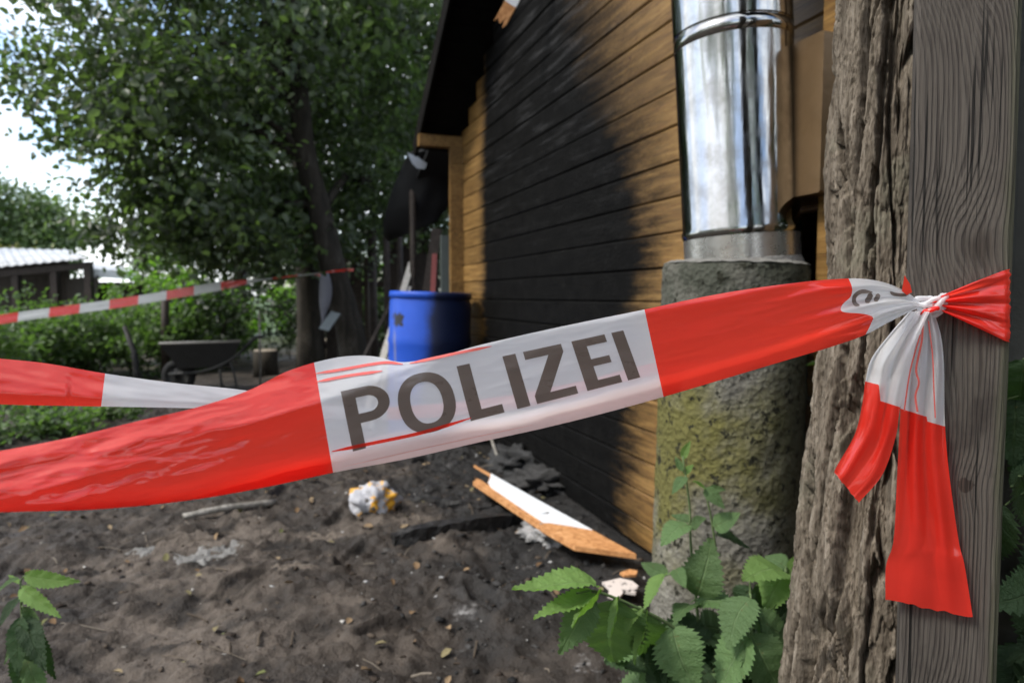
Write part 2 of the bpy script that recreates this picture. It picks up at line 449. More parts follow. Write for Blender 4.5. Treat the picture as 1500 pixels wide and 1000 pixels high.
# side and rear walls (plain boards, closed so that the inside stays dark)
def sidewall(s):
    for k in range(0, 17):
        za = Z0 + BH * (k - .5)
        if za < EAVE - .03: box('board', wp(s, za + BH / 2, -1.56), WN * 3.0, WD * .042, UP * (BH - .003), MW, cabin, .006)
sidewall(SL - .07); sidewall(SR + .07)
for s_ in (SL - .15, SR + .15): box('gap_blocker_stud', wp(s_, EAVE / 2, -.10), UP * EAVE, WD * .09, WN * .09, MDARK, cabin)  # unseen dark stud added to stop light leaking through the corner
box('gap_blocker_lining', wp(SL - .115, EAVE / 2 - .05, -1.56), WN * 2.9, WD * .01, UP * (EAVE - .1), MDARK, cabin)  # unseen dark backing added against the same light leak
v = [wp(SL, .0, -3.05), wp(SR, .0, -3.05), wp(SR, EAVE, -3.05), wp(SM, rake(SM), -3.05), wp(SL, EAVE, -3.05)]
v += [p + WN * .05 for p in v]
mesh('rear_wall', v, [(0, 1, 2, 3, 4), (9, 8, 7, 6, 5)] + [(i, i + 5, (i + 1) % 5 + 5, (i + 1) % 5) for i in range(5)], MW, cabin)
# roof: two slopes with a verge overhang, soffit boards blackened
for sgn, se in ((1, SL), (-1, SR)):
    oh = .16
    e0 = se + sgn * oh; z_e = EAVE - PITCHR * oh
    up = (WD * (SM - e0) + UP * (rake(SM) - z_e)); nrm = up.cross(WN).normalized()
    if nrm.z < 0: nrm = -nrm
    mid = (wp(e0, z_e) + wp(SM, rake(SM))) / 2
    off = WN * ((.30 - 3.2) / 2)
    box('roof_slope', mid + off + nrm * .075, WN * 3.5, up, nrm * .018, MROOF, cabin)
    nb = 20
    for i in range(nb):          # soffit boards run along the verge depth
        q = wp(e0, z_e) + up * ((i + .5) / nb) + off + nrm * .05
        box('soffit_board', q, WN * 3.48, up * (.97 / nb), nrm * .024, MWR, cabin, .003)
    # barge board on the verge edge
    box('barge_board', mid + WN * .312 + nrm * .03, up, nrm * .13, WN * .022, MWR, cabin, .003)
box('purlin', wp(SL - .05, EAVE - .05, .15), WN * .36, WD * .07, UP * .085, MW, cabin, .004)
box('purlin', wp(SM, rake(SM) - .12, .12), WN * .36, WD * .07, UP * .12, MWR, cabin, .004)

# ------------------------------------------------------------------ burnt batten hanging from the verge
MWHITE = M('flaking_white_paint'); _p = MWHITE.pos()
_f = MWHITE.noise(_p, 24, 5, .6); _g = MWHITE.noise(_p, 3.2, 5, .6)
MWHITE.set(MWHITE.mix(MWHITE.gray(_g, .64, .72), MWHITE.mix(_f, (.55, .57, .60), (.78, .80, .83)), (.36, .34, .32)), .5, MWHITE.bump(_f, .15, .003)); MWHITE = MWHITE.m
def rawwood(name, c1, c2, c3, sc=1):
    m = M(name); p = m.obj(); q = m.mapv(p, (20 * sc, 20 * sc, 20 * sc)); f = m.noise(q, 1.2, 6, .6, 1.5)
    m.set(m.ramp(f, [(.3, c1), (.5, c2), (.72, c3)]), .65, m.bump(f, .3, .004), spec=.25); return m.m
MORANGE = rawwood('fresh_split_wood', (.24, .10, .035), (.46, .22, .085), (.60, .33, .15))
MCHAR = rawwood('charred_wood', (.006, .006, .006), (.014, .013, .012), (.05, .047, .045))
MGREYW = rawwood('weathered_grey_wood', (.10, .09, .075), (.2, .185, .16), (.32, .30, .27))
MPALEW = rawwood('pale_batten_wood', (.26, .25, .22), (.40, .38, .34), (.52, .50, .46))
MBROWNW = rawwood('dark_brown_wood', (.014, .010, .008), (.030, .022, .017), (.055, .042, .033))
b0, b1 = px(734, 32, 3.6), px(800, -90, 3.45)
ax = b1 - b0; ux = ax.normalized(); uy = ux.cross(Vector((0, 1, 0))).normalized(); uz = ux.cross(uy)
def slab(a, b, wdt, th, t0, t1, ragged=0.0, seed=0):
    A = b0 + ax * a; B = b0 + ax * b; n = 6; v = []
    for e, base_, rg in ((0, A, ragged), (1, B, 0)):
        for side in (-.5, .5):
            for i in range(n + 1):
                sh = rg * mn.noise(Vector((i * 1.7, seed, e)))
                v.append(base_ + ux * sh + uy * wdt * (i / n - .5) + uz * th * side)
    q = n + 1; f = []
    for i in range(n):
        f += [(i, i + 1, q + i + 1, q + i), (2 * q + i, 3 * q + i, 3 * q + i + 1, 2 * q + i + 1),
              (i, 2 * q + i, 2 * q + i + 1, i + 1), (q + i, q + i + 1, 3 * q + i + 1, 3 * q + i)]
    f += [(0, q, 3 * q, 2 * q), (n, 2 * q + n, 3 * q + n, q + n)]
    return v, f
bt = empty('broken_batten', b0, 'broken white painted batten dangling under the blackened verge of the roof', 'batten')
mesh('split_end', *slab(0, .22, .065, .018, 0, 0, .07, 3), MORANGE, bt)
mesh('painted_length', *slab(.2201, 3.0, .067, .0185, 0, 0, .02, 5), MWHITE, bt)

# ------------------------------------------------------------------ concrete column and steel flue
def concrete():
    m = M('mossy_concrete_pipe'); P = m.obj(); x, y, z = m.sep(P)
    n1 = m.noise(P, 9, 6, .65); n2 = m.noise(P, 40, 5, .7); v = m.vor(P, 70); n3 = m.noise(P, 3.2, 5, .6)
    c = m.ramp(n1, [(.3, (.078, .075, .063)), (.5, (.145, .138, .118)), (.7, (.245, .236, .206))])
    moss = m.mix(n2, (.055, .054, .018), (.165, .152, .052))
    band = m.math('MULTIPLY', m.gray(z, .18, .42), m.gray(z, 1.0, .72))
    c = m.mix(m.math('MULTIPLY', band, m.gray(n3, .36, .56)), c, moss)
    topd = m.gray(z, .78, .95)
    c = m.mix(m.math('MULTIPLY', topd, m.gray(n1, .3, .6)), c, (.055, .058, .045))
    c = m.mix(m.gray(m.math('ADD', x, m.math('MULTIPLY', m.math('SUBTRACT', n3, .5), .25)), .0, .16), c, m.mix(n2, (.018, .020, .012), (.075, .075, .05)))  # right side darkened: shade away from the light painted into the colour
    c = m.mix(m.gray(m.noise(P, 34, 5, .72), .55, .62), c, (.018, .018, .012))
    m.set(c, .9, m.bump(n2, .9, .008, m.bump(v, .7, .006)), spec=.15); return m.m
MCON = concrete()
YC = 1.80
ct, cb = px(1077, 388, YC), px(1052, 970, YC); ca = (ct - cb).normalized()
cbase = cb - ca * (cb.z / ca.z); cl = (ct - cbase).length
rc = 105 * YC / 1000 * .985
colm = empty('concrete_column', Vector((cbase.x, cbase.y, 0)), 'round mossy concrete pipe standing upright under the steel flue', 'column')
NS = 96; rows = 70
V_, F_ = [], []
a_ = ca.orthogonal().normalized(); b_ = ca.cross(a_)
for i in range(rows + 1):
    h = -.12 + (cl + .12) * i / rows
    for k in range(NS):
        an = 2 * math.pi * k / NS; d = a_ * math.cos(an) + b_ * math.sin(an)
        p = cbase + ca * h + d * rc
        r = rc + .004 * mn.fractal(p * 14, 1, 2, 4) + (.003 * mn.noise(p * 60))
        if i == rows: r -= .006
        V_.append(cbase + ca * h + d * r)
for i in range(rows):
    for k in range(NS):
        k2 = (k + 1) % NS; F_.append((i * NS + k, i * NS + k2, (i + 1) * NS + k2, (i + 1) * NS + k))
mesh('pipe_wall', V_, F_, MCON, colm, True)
V_, F_ = [], []
for j, rr in enumerate((rc - .003, rc * .9, rc * .6, .02)):
    for k in range(NS):
        an = 2 * math.pi * k / NS; d = a_ * math.cos(an) + b_ * math.sin(an); p = cbase + ca * cl + d * rr
        V_.append(p + ca * (.004 * mn.noise(p * 40) + (.008 if 0 < j < 3 else 0)))
for j in range(3):
    for k in range(NS):
        k2 = (k + 1) % NS; F_.append((j * NS + k, j * NS + k2, (j + 1) * NS + k2, (j + 1) * NS + k))
F_.append(tuple(3 * NS + k for k in range(NS)))
mesh('mortar_top', V_, F_, simple('mortar', (.16, .155, .14), .9, var=.5, scale=30, bump=.8), colm, True)

def steel():
    m = M('polished_steel'); p = m.obj(); n1 = m.noise(m.mapv(p, (1, 1, .25)), 5, 3, .5); n2 = m.noise(p, 14, 4, .6)
    sm = m.noise(m.mapv(p, (14, 14, 1.2)), 2, 4, .6)
    c = m.mix(m.gray(n2, .35, .75), (.42, .42, .41), (.29, .28, .265))
    rgh = m.math('MULTIPLY_ADD', m.gray(n2, .35, .8), .16, .07)
    m.set(c, rgh, m.bump(sm, .06, .01, m.bump(n1, .30, .03)), 1.0); return m.m
MSTEEL = steel()
ft, fb = px(1070, 0, YC), px(1086, 372, YC); fa = (ft - fb).normalized()
rf = 82.5 * YC / 1000 * .985
fbase = cbase + ca * (cl - .004)
fbase = fb + fa * ((fbase.z - fb.z) / fa.z)
flue = empty('steel_flue', fbase, 'shiny stainless steel flue pipe on the concrete column beside the cabin', 'chimney')
zj = (px(1070, 62, YC) - fbase).dot(fa); z2 = (px(1086, 340, YC) - fbase).dot(fa)
def lath(name, prof, m, par, base=fbase, axis=fa, seg=96, smooth=True):
    v, f = lathe_vf(base, axis, prof, seg); return mesh(name, v, f, m, par, smooth)
mq = M('dirty_steel'); _p = mq.obj(); _n = mq.noise(_p, 16, 5, .65)
MDIRTY = mq.set(mq.mix(_n, (.30, .29, .27), (.50, .49, .47)), mq.math('MULTIPLY_ADD', _n, .3, .12), mq.bump(_n, .15, .01), .85)
lath('foot_section', [(rf * .995, -.01), (rf * .995, z2 - .0135)], MDIRTY, flue)
lath('pipe_section', [(rf * .995, z2 - .013), (rf * 1.02, z2 - .006), (rf * 1.02, z2 + .006), (rf, z2 + .012), (rf, zj - .02)], MSTEEL, flue)
jb = lath('joint_band', [(rf * .99, zj - .020), (rf * .99, zj - .017), (rf * 1.008, zj - .016), (rf * 1.008, zj + .014), (rf * .985, zj + .0155), (rf * .985, zj + .019), (rf * 1.01, zj + .02)], MSTEEL, flue)
lath('pipe_section', [(rf * 1.01, zj + .0205), (rf * 1.01, zj + 1.0), (rf * 1.01, zj + 2.4)], MSTEEL, flue)
lath('rain_cap', [(rf * 1.02, zj + 2.41), (rf * 1.02, zj + 2.44), (rf * .2, zj + 2.44), (rf * .2, zj + 2.56), (rf * 1.5, zj + 2.57), (.01, zj + 2.70)], MSTEEL, flue)
sb = lath('mortar_collar', [(rf * 1.06, -.012), (rf * 1.03, .006), (rf * 1.01, .014), (rf * 1.0, .018)], simple('collar_mortar', (.16, .155, .145), .9, var=.3, scale=24, bump=.6), flue)
# connector box between flue and wall; the wall's reflection is painted as brown
mc = M('wall_reflection_metal'); _p = mc.obj(); _n = mc.noise(_p, 6, 4, .6)
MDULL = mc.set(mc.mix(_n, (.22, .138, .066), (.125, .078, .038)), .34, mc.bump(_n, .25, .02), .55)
cbx0 = px(1152, 84, YC).z; cbx1 = px(1152, 297, YC).z
cdir = -WN; fc_ = fbase + fa * (1.25 - fbase.z)
tow = (wp(0, 0) - fc_).dot(WN) * -1
side = WD * -1
ctr = Vector((fc_.x, fc_.y, (cbx0 + cbx1) / 2)) + cdir * (tow / 2 + .06) + side * .08
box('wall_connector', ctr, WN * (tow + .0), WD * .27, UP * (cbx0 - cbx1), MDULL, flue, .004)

# ------------------------------------------------------------------ timber post (right), face turned to the camera
PL = px(1325, 434, .78); PRt = px(1475, 434, .735)
pw_ = Vector((PRt.x - PL.x, PRt.y - PL.y, 0)); PWD = pw_.length; PU = pw_.normalized(); PN = Vector((PU.y, -PU.x, 0))
def postmat():
    m = M('weathered_post'); P = m.obj(); x, y, z = m.sep(P)      # x across the face, z up
    nx = m.noise(m.mapv(P, (3.5, 3.5, .55)), 3.0, 3, .5); n2 = m.noise(m.mapv(P, (10, 10, 1.2)), 3, 3, .5)
    f = m.math('ADD', x, m.math('MULTIPLY', m.math('SUBTRACT', nx, .5), .034))
    f = m.math('ADD', f, m.math('MULTIPLY', m.math('SUBTRACT', n2, .5), .007))
    knots = [(-.012, 1.058, .030, .045, .05), (.013, .79, .013, .018, .03), (.006, 1.36, .04, .08, .06), (.02, 1.18, -.014, .02, .06), (-.02, .93, .018, .02, .05), (.0, .52, .02, .03, .05)]
    dark = None
    for (kx, kz, A, wx, wz) in knots:
        dx = m.math('DIVIDE', m.math('SUBTRACT', x, kx), wx); dz = m.math('DIVIDE', m.math('SUBTRACT', z, kz), wz)
        r2 = m.math('ADD', m.math('MULTIPLY', dx, dx), m.math('MULTIPLY', dz, dz))
        e = m.math('POWER', 2.718, m.math('MULTIPLY', r2, -1.0))
        f = m.math('ADD', f, m.math('MULTIPLY', e, A * .62))
    kd = None
    for (kx, kz, rr) in ((.013, .79, .0075), (.018, 1.052, .012)):
        dx = m.math('SUBTRACT', x, kx); dz = m.math('MULTIPLY', m.math('SUBTRACT', z, kz), .8)
        r = m.math('ADD', m.math('SQRT', m.math('ADD', m.math('MULTIPLY', dx, dx), m.math('MULTIPLY', dz, dz))), m.math('ADD', m.math('MULTIPLY', m.math('SUBTRACT', n2, .5), .016), m.math('MULTIPLY', m.math('SUBTRACT', m.noise(P, 160, 4), .5), .008)))
        q = m.gray(r, rr * 1.1, rr * .9) if kd is None else m.math('MULTIPLY', m.gray(r, rr * 2.0, rr * .2), .75); kd = q if kd is None else m.math('MAXIMUM', kd, q)
    w1 = m.math('SINE', m.math('ADD', m.math('MULTIPLY', f, 2 * math.pi / .0048), m.math('MULTIPLY', m.noise(m.mapv(P, (130, 130, 5)), 1, 3), 5.0)))
    fine = m.noise(m.mapv(P, (380, 380, 9)), 1.0, 4, .6); fib = m.noise(m.mapv(P, (900, 900, 26)), 1.0, 3, .6)
    blot = m.noise(m.mapv(P, (9, 9, 5)), 2, 5, .6)
    band = m.gray(w1, -.5, .95)
    c = m.mix(m.math('MULTIPLY', band, m.gray(m.noise(m.mapv(P, (60, 60, 4)), 1, 4), .3, .6)), (.068, .058, .049), (.034, .028, .024))
    c = m.mix(m.gray(fine, .42, .74), c, (.088, .077, .065))
    c = m.mix(m.gray(blot, .52, .72), c, (.034, .028, .024))
    c = m.mix(kd, c, m.mix(m.gray(fine, .4, .6), (.020, .015, .012), (.045, .034, .027)))
    c = m.mix(m.math('MULTIPLY', m.gray(m.noise(m.mapv(P, (150, 150, 2.2)), 1, 3), .60, .64), .95), c, (.008, .007, .006))
    edge = m.gray(m.math('ADD', x, m.math('MULTIPLY', m.math('SUBTRACT', blot, .5), .02)), PWD * .36, PWD * .5)
    c = m.mix(m.math('MULTIPLY', edge, .55), c, (.055, .062, .032))
    hgt = m.math('ADD', m.math('MULTIPLY', band, -.6), m.math('ADD', m.math('MULTIPLY', fine, .7), m.math('MULTIPLY', fib, .3)))
    m.set(c, .82, m.bump(hgt, .75, .0022), spec=.2); return m.m
def oriented(name, org, ux, uy, uz, V, F, m, parent=None, smooth=False, mi=None):
    """V in local axes; object rotated so that its Object coords are local"""
    me = bpy.data.meshes.new(name); me.from_pydata([tuple(p) for p in V], [], F); me.update()
    for q in (m if isinstance(m, list) else [m]): me.materials.append(q)
    if mi is not None: me.polygons.foreach_set('material_index', np.asarray(mi, dtype=np.int32))
    if smooth: me.polygons.foreach_set('use_smooth', np.ones(len(me.polygons), dtype=bool))
    o = bpy.data.objects.new(name, me); COL.objects.link(o)
    R = Matrix((ux, uy, uz)).transposed().to_4x4()
    if parent is not None: o.parent = parent; org = Vector(org) - wloc(parent)
    o.matrix_basis = Matrix.Translation(org) @ R
    return o
# the lean of the post: measured top and bottom of its left edge
pt_, pb_ = px(1400, 0, .757), px(1378, 1000, .757)
pax = (pt_ - pb_).normalized()
pyv = pax.cross(PU).normalized()       # away from the face
if pyv.dot(PN) > 0: pyv = -pyv
porg = px(1400 - 9.5, 434, .757); porg = porg - pax * (porg.z / pax.z)
nZ = 40; Lp = 2.35; dep = .085; bv = .004; hw = PWD / 2
prof = [(-hw + bv, 0), (hw - bv, 0), (hw, bv), (hw, dep - bv), (hw - bv, dep), (-hw + bv, dep), (-hw, dep - bv), (-hw, bv)]
VV = []; FF = []
for i in range(nZ + 1):
    zz = -.25 + (Lp + .25) * i / nZ
    for (a, b) in prof: VV.append((a + .0008 * mn.noise(Vector((zz * 7, a * 40, 1))), b + .0010 * mn.noise(Vector((zz * 9, a * 40, 5))), zz))
for i in range(nZ):
    for j in range(8): FF.append((i * 8 + j, i * 8 + (j + 1) % 8, (i + 1) * 8 + (j + 1) % 8, (i + 1) * 8 + j))
FF.append(tuple(range(7, -1, -1))); FF.append(tuple(nZ * 8 + j for j in range(8)))
post = oriented('fence_post', porg, PU, pyv, pax, VV, FF, postmat())
tag(post, 'grey weathered square wooden post with knots that the police tape is tied to', 'post')
def on_post(x, y, lift=0.0):    # pixel -> point on the post's face plane
    d = pdir(x, y); k = (porg - CAM).dot(pyv) / d.dot(pyv); return CAM + d * (k * (1 - lift))
def post_Y(x, y): return on_post(x, y).y

# ------------------------------------------------------------------ rough-barked trunk left of the post
tree_c = lambda z: Vector((px(1297, 434, 1.0).x + .012 * (z - 1), 1.0 + .015 * (z - 1)))
left_px = interp([(-200, 1212), (0, 1213), (200, 1212), (400, 1213), (560, 1204), (700, 1191), (850, 1178), (1000, 1166), (1500, 1120)])
NT, NR = 440, 900
zlo, zhi = -.15, 2.75
ang = np.linspace(0, 2 * math.pi, NT, endpoint=False)
zz_ = np.linspace(zlo, zhi, NR + 1); rsb = np.random.RandomState(77)
AG, ZG = np.meshgrid(ang, zz_); CX, CY = np.cos(AG), np.sin(AG)
def voro(sz, ncell, seed, wa, wz):
    rsb = np.random.RandomState(seed); PER = 2 * math.pi * .098
    U_ = (AG + wa) * .098; W_ = (ZG + wz) * sz
    cells = np.stack([rsb.uniform(0, PER, ncell), rsb.uniform(zlo - .2, zhi + .2, ncell) * sz], 1); lev = rsb.uniform(-1, 1, ncell)
    f1 = np.full(U_.shape, 9.); f2 = np.full(U_.shape, 9.); lv = np.zeros(U_.shape)
    for (cu, cw), le in zip(cells, lev):
        du = np.abs((U_ - cu) % PER); du = np.minimum(du, PER - du); dd = np.hypot(du, W_ - cw)
        lt = dd < f1; f2 = np.where(lt, f1, np.minimum(f2, dd)); lv = np.where(lt, le, lv); f1 = np.where(lt, dd, f1)
    return f2 - f1, lv
wob = fbm(CX * 2.0 + 20, CY * 2.0 + ZG * 2.2, 3)
jag = fbm(CX * 10 + ZG * 9, CY * 10 - ZG * 19, 4, .65)
g1, l1 = voro(.085, 190, 77, .26 * wob + .09 * jag, .10 * fbm(CX * 8, CY * 8 + ZG * 10, 3))
g2, l2 = voro(.26, 620, 78, .15 * wob + .10 * jag, .03 * fbm(CX * 12, CY * 12 + ZG * 20, 3))
crack = 1 - sstep(.0012, .0085, g1); dome = sstep(.004, .016, g1)
chip = 1 - sstep(.0004, .0022, g2)
fib = fbm(CX * 30 + 10, CY * 30 + ZG * 7, 4, .65); a4 = fbm(CX * 34 + 30, CY * 34 + ZG * 95, 4, .65)
ypx = 434 - (zz_ - 1.0) * 1000
r0_ = np.array([max(.05, (1297 - float(left_px(y))) / 1000 * .93) for y in ypx])[:, None]
rr_ = r0_ - .026 * crack ** 1.2 + .004 * dome + .0030 * l1 * dome - .0035 * chip * dome + .0022 * l2 * dome + .0024 * fib + .0022 * a4
tv = np.zeros((NR + 1, NT, 3))
tv[..., 0] = np.array([tree_c(z).x for z in zz_])[:, None] + CX * rr_; tv[..., 1] = np.array([tree_c(z).y for z in zz_])[:, None] + CY * rr_; tv[..., 2] = ZG
idt = np.arange((NR + 1) * NT).reshape(NR + 1, NT)
Ft = np.stack([idt[:-1], np.roll(idt[:-1], -1, 1), np.roll(idt[1:], -1, 1), idt[1:]], -1).reshape(-1, 4)
def barkmat():
    m = M('furrowed_bark'); P = m.pos()
    pt = m.n('ShaderNodeNewGeometry').outputs['Pointiness']
    f = m.noise(m.mapv(P, (70, 70, 7)), 1.2, 6, .65, .3); n2 = m.noise(m.mapv(P, (220, 220, 60)), 1.2, 5, .65); n3 = m.noise(P, 9, 5, .6)
    c = m.ramp(f, [(.30, (.055, .044, .033)), (.5, (.150, .125, .096)), (.70, (.27, .232, .186))])
    c = m.mix(m.gray(n2, .46, .7), c, (.05, .039, .028))
    c = m.mix(m.math('MULTIPLY', m.gray(n3, .55, .7), .45), c, (.17, .165, .12))
    m.set(c, .88, m.bump(n2, .85, .004, m.bump(f, .5, .006)), spec=.15); return m.m
tt = empty('rough_barked_tree', Vector((tree_c(0).x, tree_c(0).y, 0)), 'living tree with deeply furrowed grey brown bark standing against the square post', 'tree')
mesh('trunk', tv.reshape(-1, 3), Ft, barkmat(), tt, True)

# ------------------------------------------------------------------ foliage generator
def frames(n, upb, rs, bias=None):
    nrm = rs.normal(size=(n, 3))
    if bias is not None: nrm = nrm * .55 + bias
    nrm[:, 2] = np.abs(nrm[:, 2]) + upb; nrm /= np.linalg.norm(nrm, axis=1)[:, None]
    d = rs.normal(size=(n, 3)); d[:, 2] -= .5; d -= nrm * (d * nrm).sum(1)[:, None]; d /= np.linalg.norm(d, axis=1)[:, None]
    return d, np.cross(nrm, d), nrm
def leaves(name, cen, size, m, parent, rs, upb=.5, asp=.62, fold=.18, bias=None, csize=1.0):
    n = len(cen); d, s, nn = frames(n, upb, rs, bias)
    L = (size * csize * rs.uniform(.65, 1.25, n))[:, None]; W = L * asp * .5
    B = cen - d * L * .5; T = cen + d * L * .5 - nn * L * .12
    up = nn * W * fold * 2
    q = [B, B + d * L * .33 + s * W + up, B + d * L * .72 + s * W * .8 + up * .6, T, B + d * L * .72 - s * W * .8 + up * .6, B + d * L * .33 - s * W + up]
    V = np.stack(q, 1).reshape(-1, 3); k = np.arange(n)[:, None] * 6
    F = np.concatenate([k + np.array([[0, 1, 2, 3]]), k + np.array([[0, 3, 4, 5]])], 1).reshape(-1, 4)
    o = mesh(name, V, F, m, parent); o['kind'] = 'stuff'; return o
def clump_points(cl, per, rad, rs):
    c = np.repeat(cl, per, 0); o = rs.normal(size=c.shape) * rad * np.array([1, 1, .7]); return c + o
def ellip(n, c, r, rs, shell=.35):
    d = rs.normal(size=(n, 3)); d /= np.linalg.norm(d, axis=1)[:, None]
    q = (shell + (1 - shell) * rs.rand(n)) ** (1 / 1.6); return np.array(c) + d * q[:, None] * np.array(r)
def limbs(tree, starts, ends, r0, m, name='branch', sag=.15, seed=0):
    for i, (a, b) in enumerate(zip(starts, ends)):
        a, b = Vector(a), Vector(b); mid = (a + b) / 2 + Vector((rnd.uniform(-.1, .1), rnd.uniform(-.1, .1), sag)) * (b - a).length
        pts = catmull([a, mid, b], 5); n = len(pts)
        tube(name, pts, [r0 * (1 - .85 * k / (n - 1)) for k in range(n)], m, tree, 6, .1, True, seed + i)

# ---- the big tree over the yard
TB = px(522, 560, 6.6); TB.z = -.1
path = [TB, px(515, 500, 6.6), px(490, 400, 6.6), px(466, 300, 6.6), px(447, 225, 6.55), px(437, 120, 6.5), px(428, 0, 6.45), px(424, -120, 6.4), px(422, -240, 6.4)]
big = empty('yard_tree', Vector((TB.x, TB.y, 0)), 'big broadleaf tree with leaning dark trunk and wide crown over the yard', 'tree')
pp = catmull(path, 5)
tube('trunk', pp, [.150 - .0024 * i for i in range(len(pp))], MBARK_DK, big, 12, .12, True, 2)
rs = np.random.RandomState(5)
cl = []
# crown lobes given as (pixel x, pixel y, depth, radii)
lobes = [(330, 60, 6.2, (1.25, 1.3, 1.0), 120), (185, 40, 6.3, (.85, 1.1, .75), 46), (110, 120, 6.2, (.62, .6, .5), 21), (95, 175, 6.0, (.45, .5, .32), 9), (300, 230, 6.4, (1.0, 1.2, .85), 100),
         (215, 200, 6.2, (.5, .7, .5), 32), (255, 325, 6.6, (.5, .8, .40), 42), (370, 340, 6.5, (.85, .9, .42), 75), (500, 90, 7.0, (1.0, 1.1, 1.1), 85),
         (560, 240, 7.6, (.75, 1.0, .9), 60), (600, 60, 7.8, (.7, 1.0, 1.0), 45), (400, -150, 6.4, (1.9, 1.8, .8), 150), (480, 330, 7.2, (.7, .8, .5), 50), (240, -130, 6.3, (1.0, 1.5, .7), 70),
         (165, 345, 6.9, (.30, .5, .20), 10), (35, 110, 6.2, (.22, .3, .45), 5)]
for (x, y, Yd, r, n) in lobes:
    c = px(x, y, Yd); cl.append(ellip(n, c, r, rs))
cl = np.concatenate(cl)
# keep the leaning trunk in view: no foliage hangs between it and the yard
def topx(p):
    q = Vector(p) - CAM; f_ = q.y * math.cos(PITCH) - q.z * math.sin(PITCH); u_ = q.y * math.sin(PITCH) + q.z * math.cos(PITCH)
    return 750 + q.x / f_ * FPX, 500 - u_ / f_ * FPX
tx_ = interp([(-300, 423), (0, 430), (120, 437), (225, 447), (300, 466), (400, 490), (500, 515), (600, 525)])
def blocks(p):
    a_, b_ = topx(p); return p[1] < 6.75 and b_ > 120 and abs(a_ - float(tx_(b_))) < 52
cl = np.array([p for p in cl if not blocks(p)])
PER_ = 46
pts = clump_points(cl, PER_, .15, rs)
bias = rs.normal(size=(len(cl), 3)); bias[:, 2] = np.abs(bias[:, 2]); bias /= np.linalg.norm(bias, axis=1)[:, None]
leaves('crown', pts, .078, ML_MAIN, big, rs, .15, bias=np.repeat(bias * 1.1, PER_, 0), csize=np.repeat(rs.uniform(.72, 1.25, len(cl)), PER_))
st = [px(447, 228, 6.55), px(447, 225, 6.55), px(466, 300, 6.6), px(437, 130, 6.5), px(437, 120, 6.5), px(430, 20, 6.45), px(470, 310, 6.6), px(437, 100, 6.5), px(447, 235, 6.55), px(440, 150, 6.5)]
en = [px(325, 168, 6.3), px(395, 60, 6.2), px(350, 340, 6.4), px(380, 10, 6.2), px(200, 60, 6.2), px(300, -120, 6.3), px(560, 230, 7.4), px(560, 0, 7.2), px(160, 180, 6.2), px(90, 130, 6.1)]
limbs(big, st, en, .05, MBARK_DK, seed=10)
near = rs.permutation(len(cl))[:150]
a0 = np.array([tuple(px(440, 160, 6.5))])
for i in near[:70]:
    e = Vector(cl[i]); j = min(range(len(en)), key=lambda q: (Vector(en[q]) - e).length); s0 = Vector(st[j]).lerp(Vector(en[j]), .6)
    if (e - s0).length < 1.4: limbs(big, [s0], [e], .016, MBARK_DK, 'twig', .05, i)

# ---- other trees: prototype copies with their own places
def tree(label, loc, h, crown_r, n, per, lsize, m, seed, trunk_r=.14, group=None, name='background_tree', base_frac=.35, cl_rad=.3):
    rs = np.random.RandomState(seed); loc = Vector(loc)
    t = empty(name, loc, label, 'tree', group)
    top = loc + Vector((rs.uniform(-.3, .3), rs.uniform(-.3, .3), h * .85))
    pp = catmull([loc + Vector((0, 0, -.1)), loc.lerp(top, .35) + Vector((rs.uniform(-.15, .15), 0, 0)), loc.lerp(top, .7), top], 4)
    tube('trunk', pp, [trunk_r * (1 - .8 * i / (len(pp) - 1)) for i in range(len(pp))], MBARK_DK, t, 9, .12, True, seed)
    c = loc + Vector((0, 0, h * (1 + base_frac) / 2)); rz = h * (1 - base_frac) / 2
    cl = [ellip(n // 2, c, (crown_r, crown_r, rz), rs, .4)]
    for _ in range(6):
        a = rs.uniform(0, 6.28); q = c + Vector((math.cos(a) * crown_r * .6, math.sin(a) * crown_r * .6, rs.uniform(-.6, .7) * rz))
        cl.append(ellip(n // 12, q, (crown_r * .5, crown_r * .5, rz * .4), rs, .3))
    cl = np.concatenate(cl)
    leaves('crown', clump_points(cl, per, cl_rad, rs), lsize, m, t, rs, .4)
    st, en = [], []
    for i in range(8):
        st.append(loc.lerp(top, rs.uniform(.4, .9))); en.append(cl[rs.randint(len(cl))])
    limbs(t, st, en, trunk_r * .3, MBARK_DK, seed=seed)
    return t
t2 = px(455, 500, 8.2); t2.z = 0
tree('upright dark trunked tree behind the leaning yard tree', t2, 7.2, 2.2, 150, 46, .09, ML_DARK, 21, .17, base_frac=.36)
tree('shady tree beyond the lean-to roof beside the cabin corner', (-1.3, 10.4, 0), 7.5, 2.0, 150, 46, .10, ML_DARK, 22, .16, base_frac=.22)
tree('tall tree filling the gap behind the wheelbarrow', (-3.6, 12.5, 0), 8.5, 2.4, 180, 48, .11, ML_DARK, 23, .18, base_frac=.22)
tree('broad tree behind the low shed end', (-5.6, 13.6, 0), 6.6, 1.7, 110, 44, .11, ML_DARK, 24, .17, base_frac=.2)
tree('tree rising behind the burnt cabin roof', (1.4, 13.5, 0), 8.5, 2.6, 150, 44, .12, ML_DARK, 29, .18, base_frac=.2)
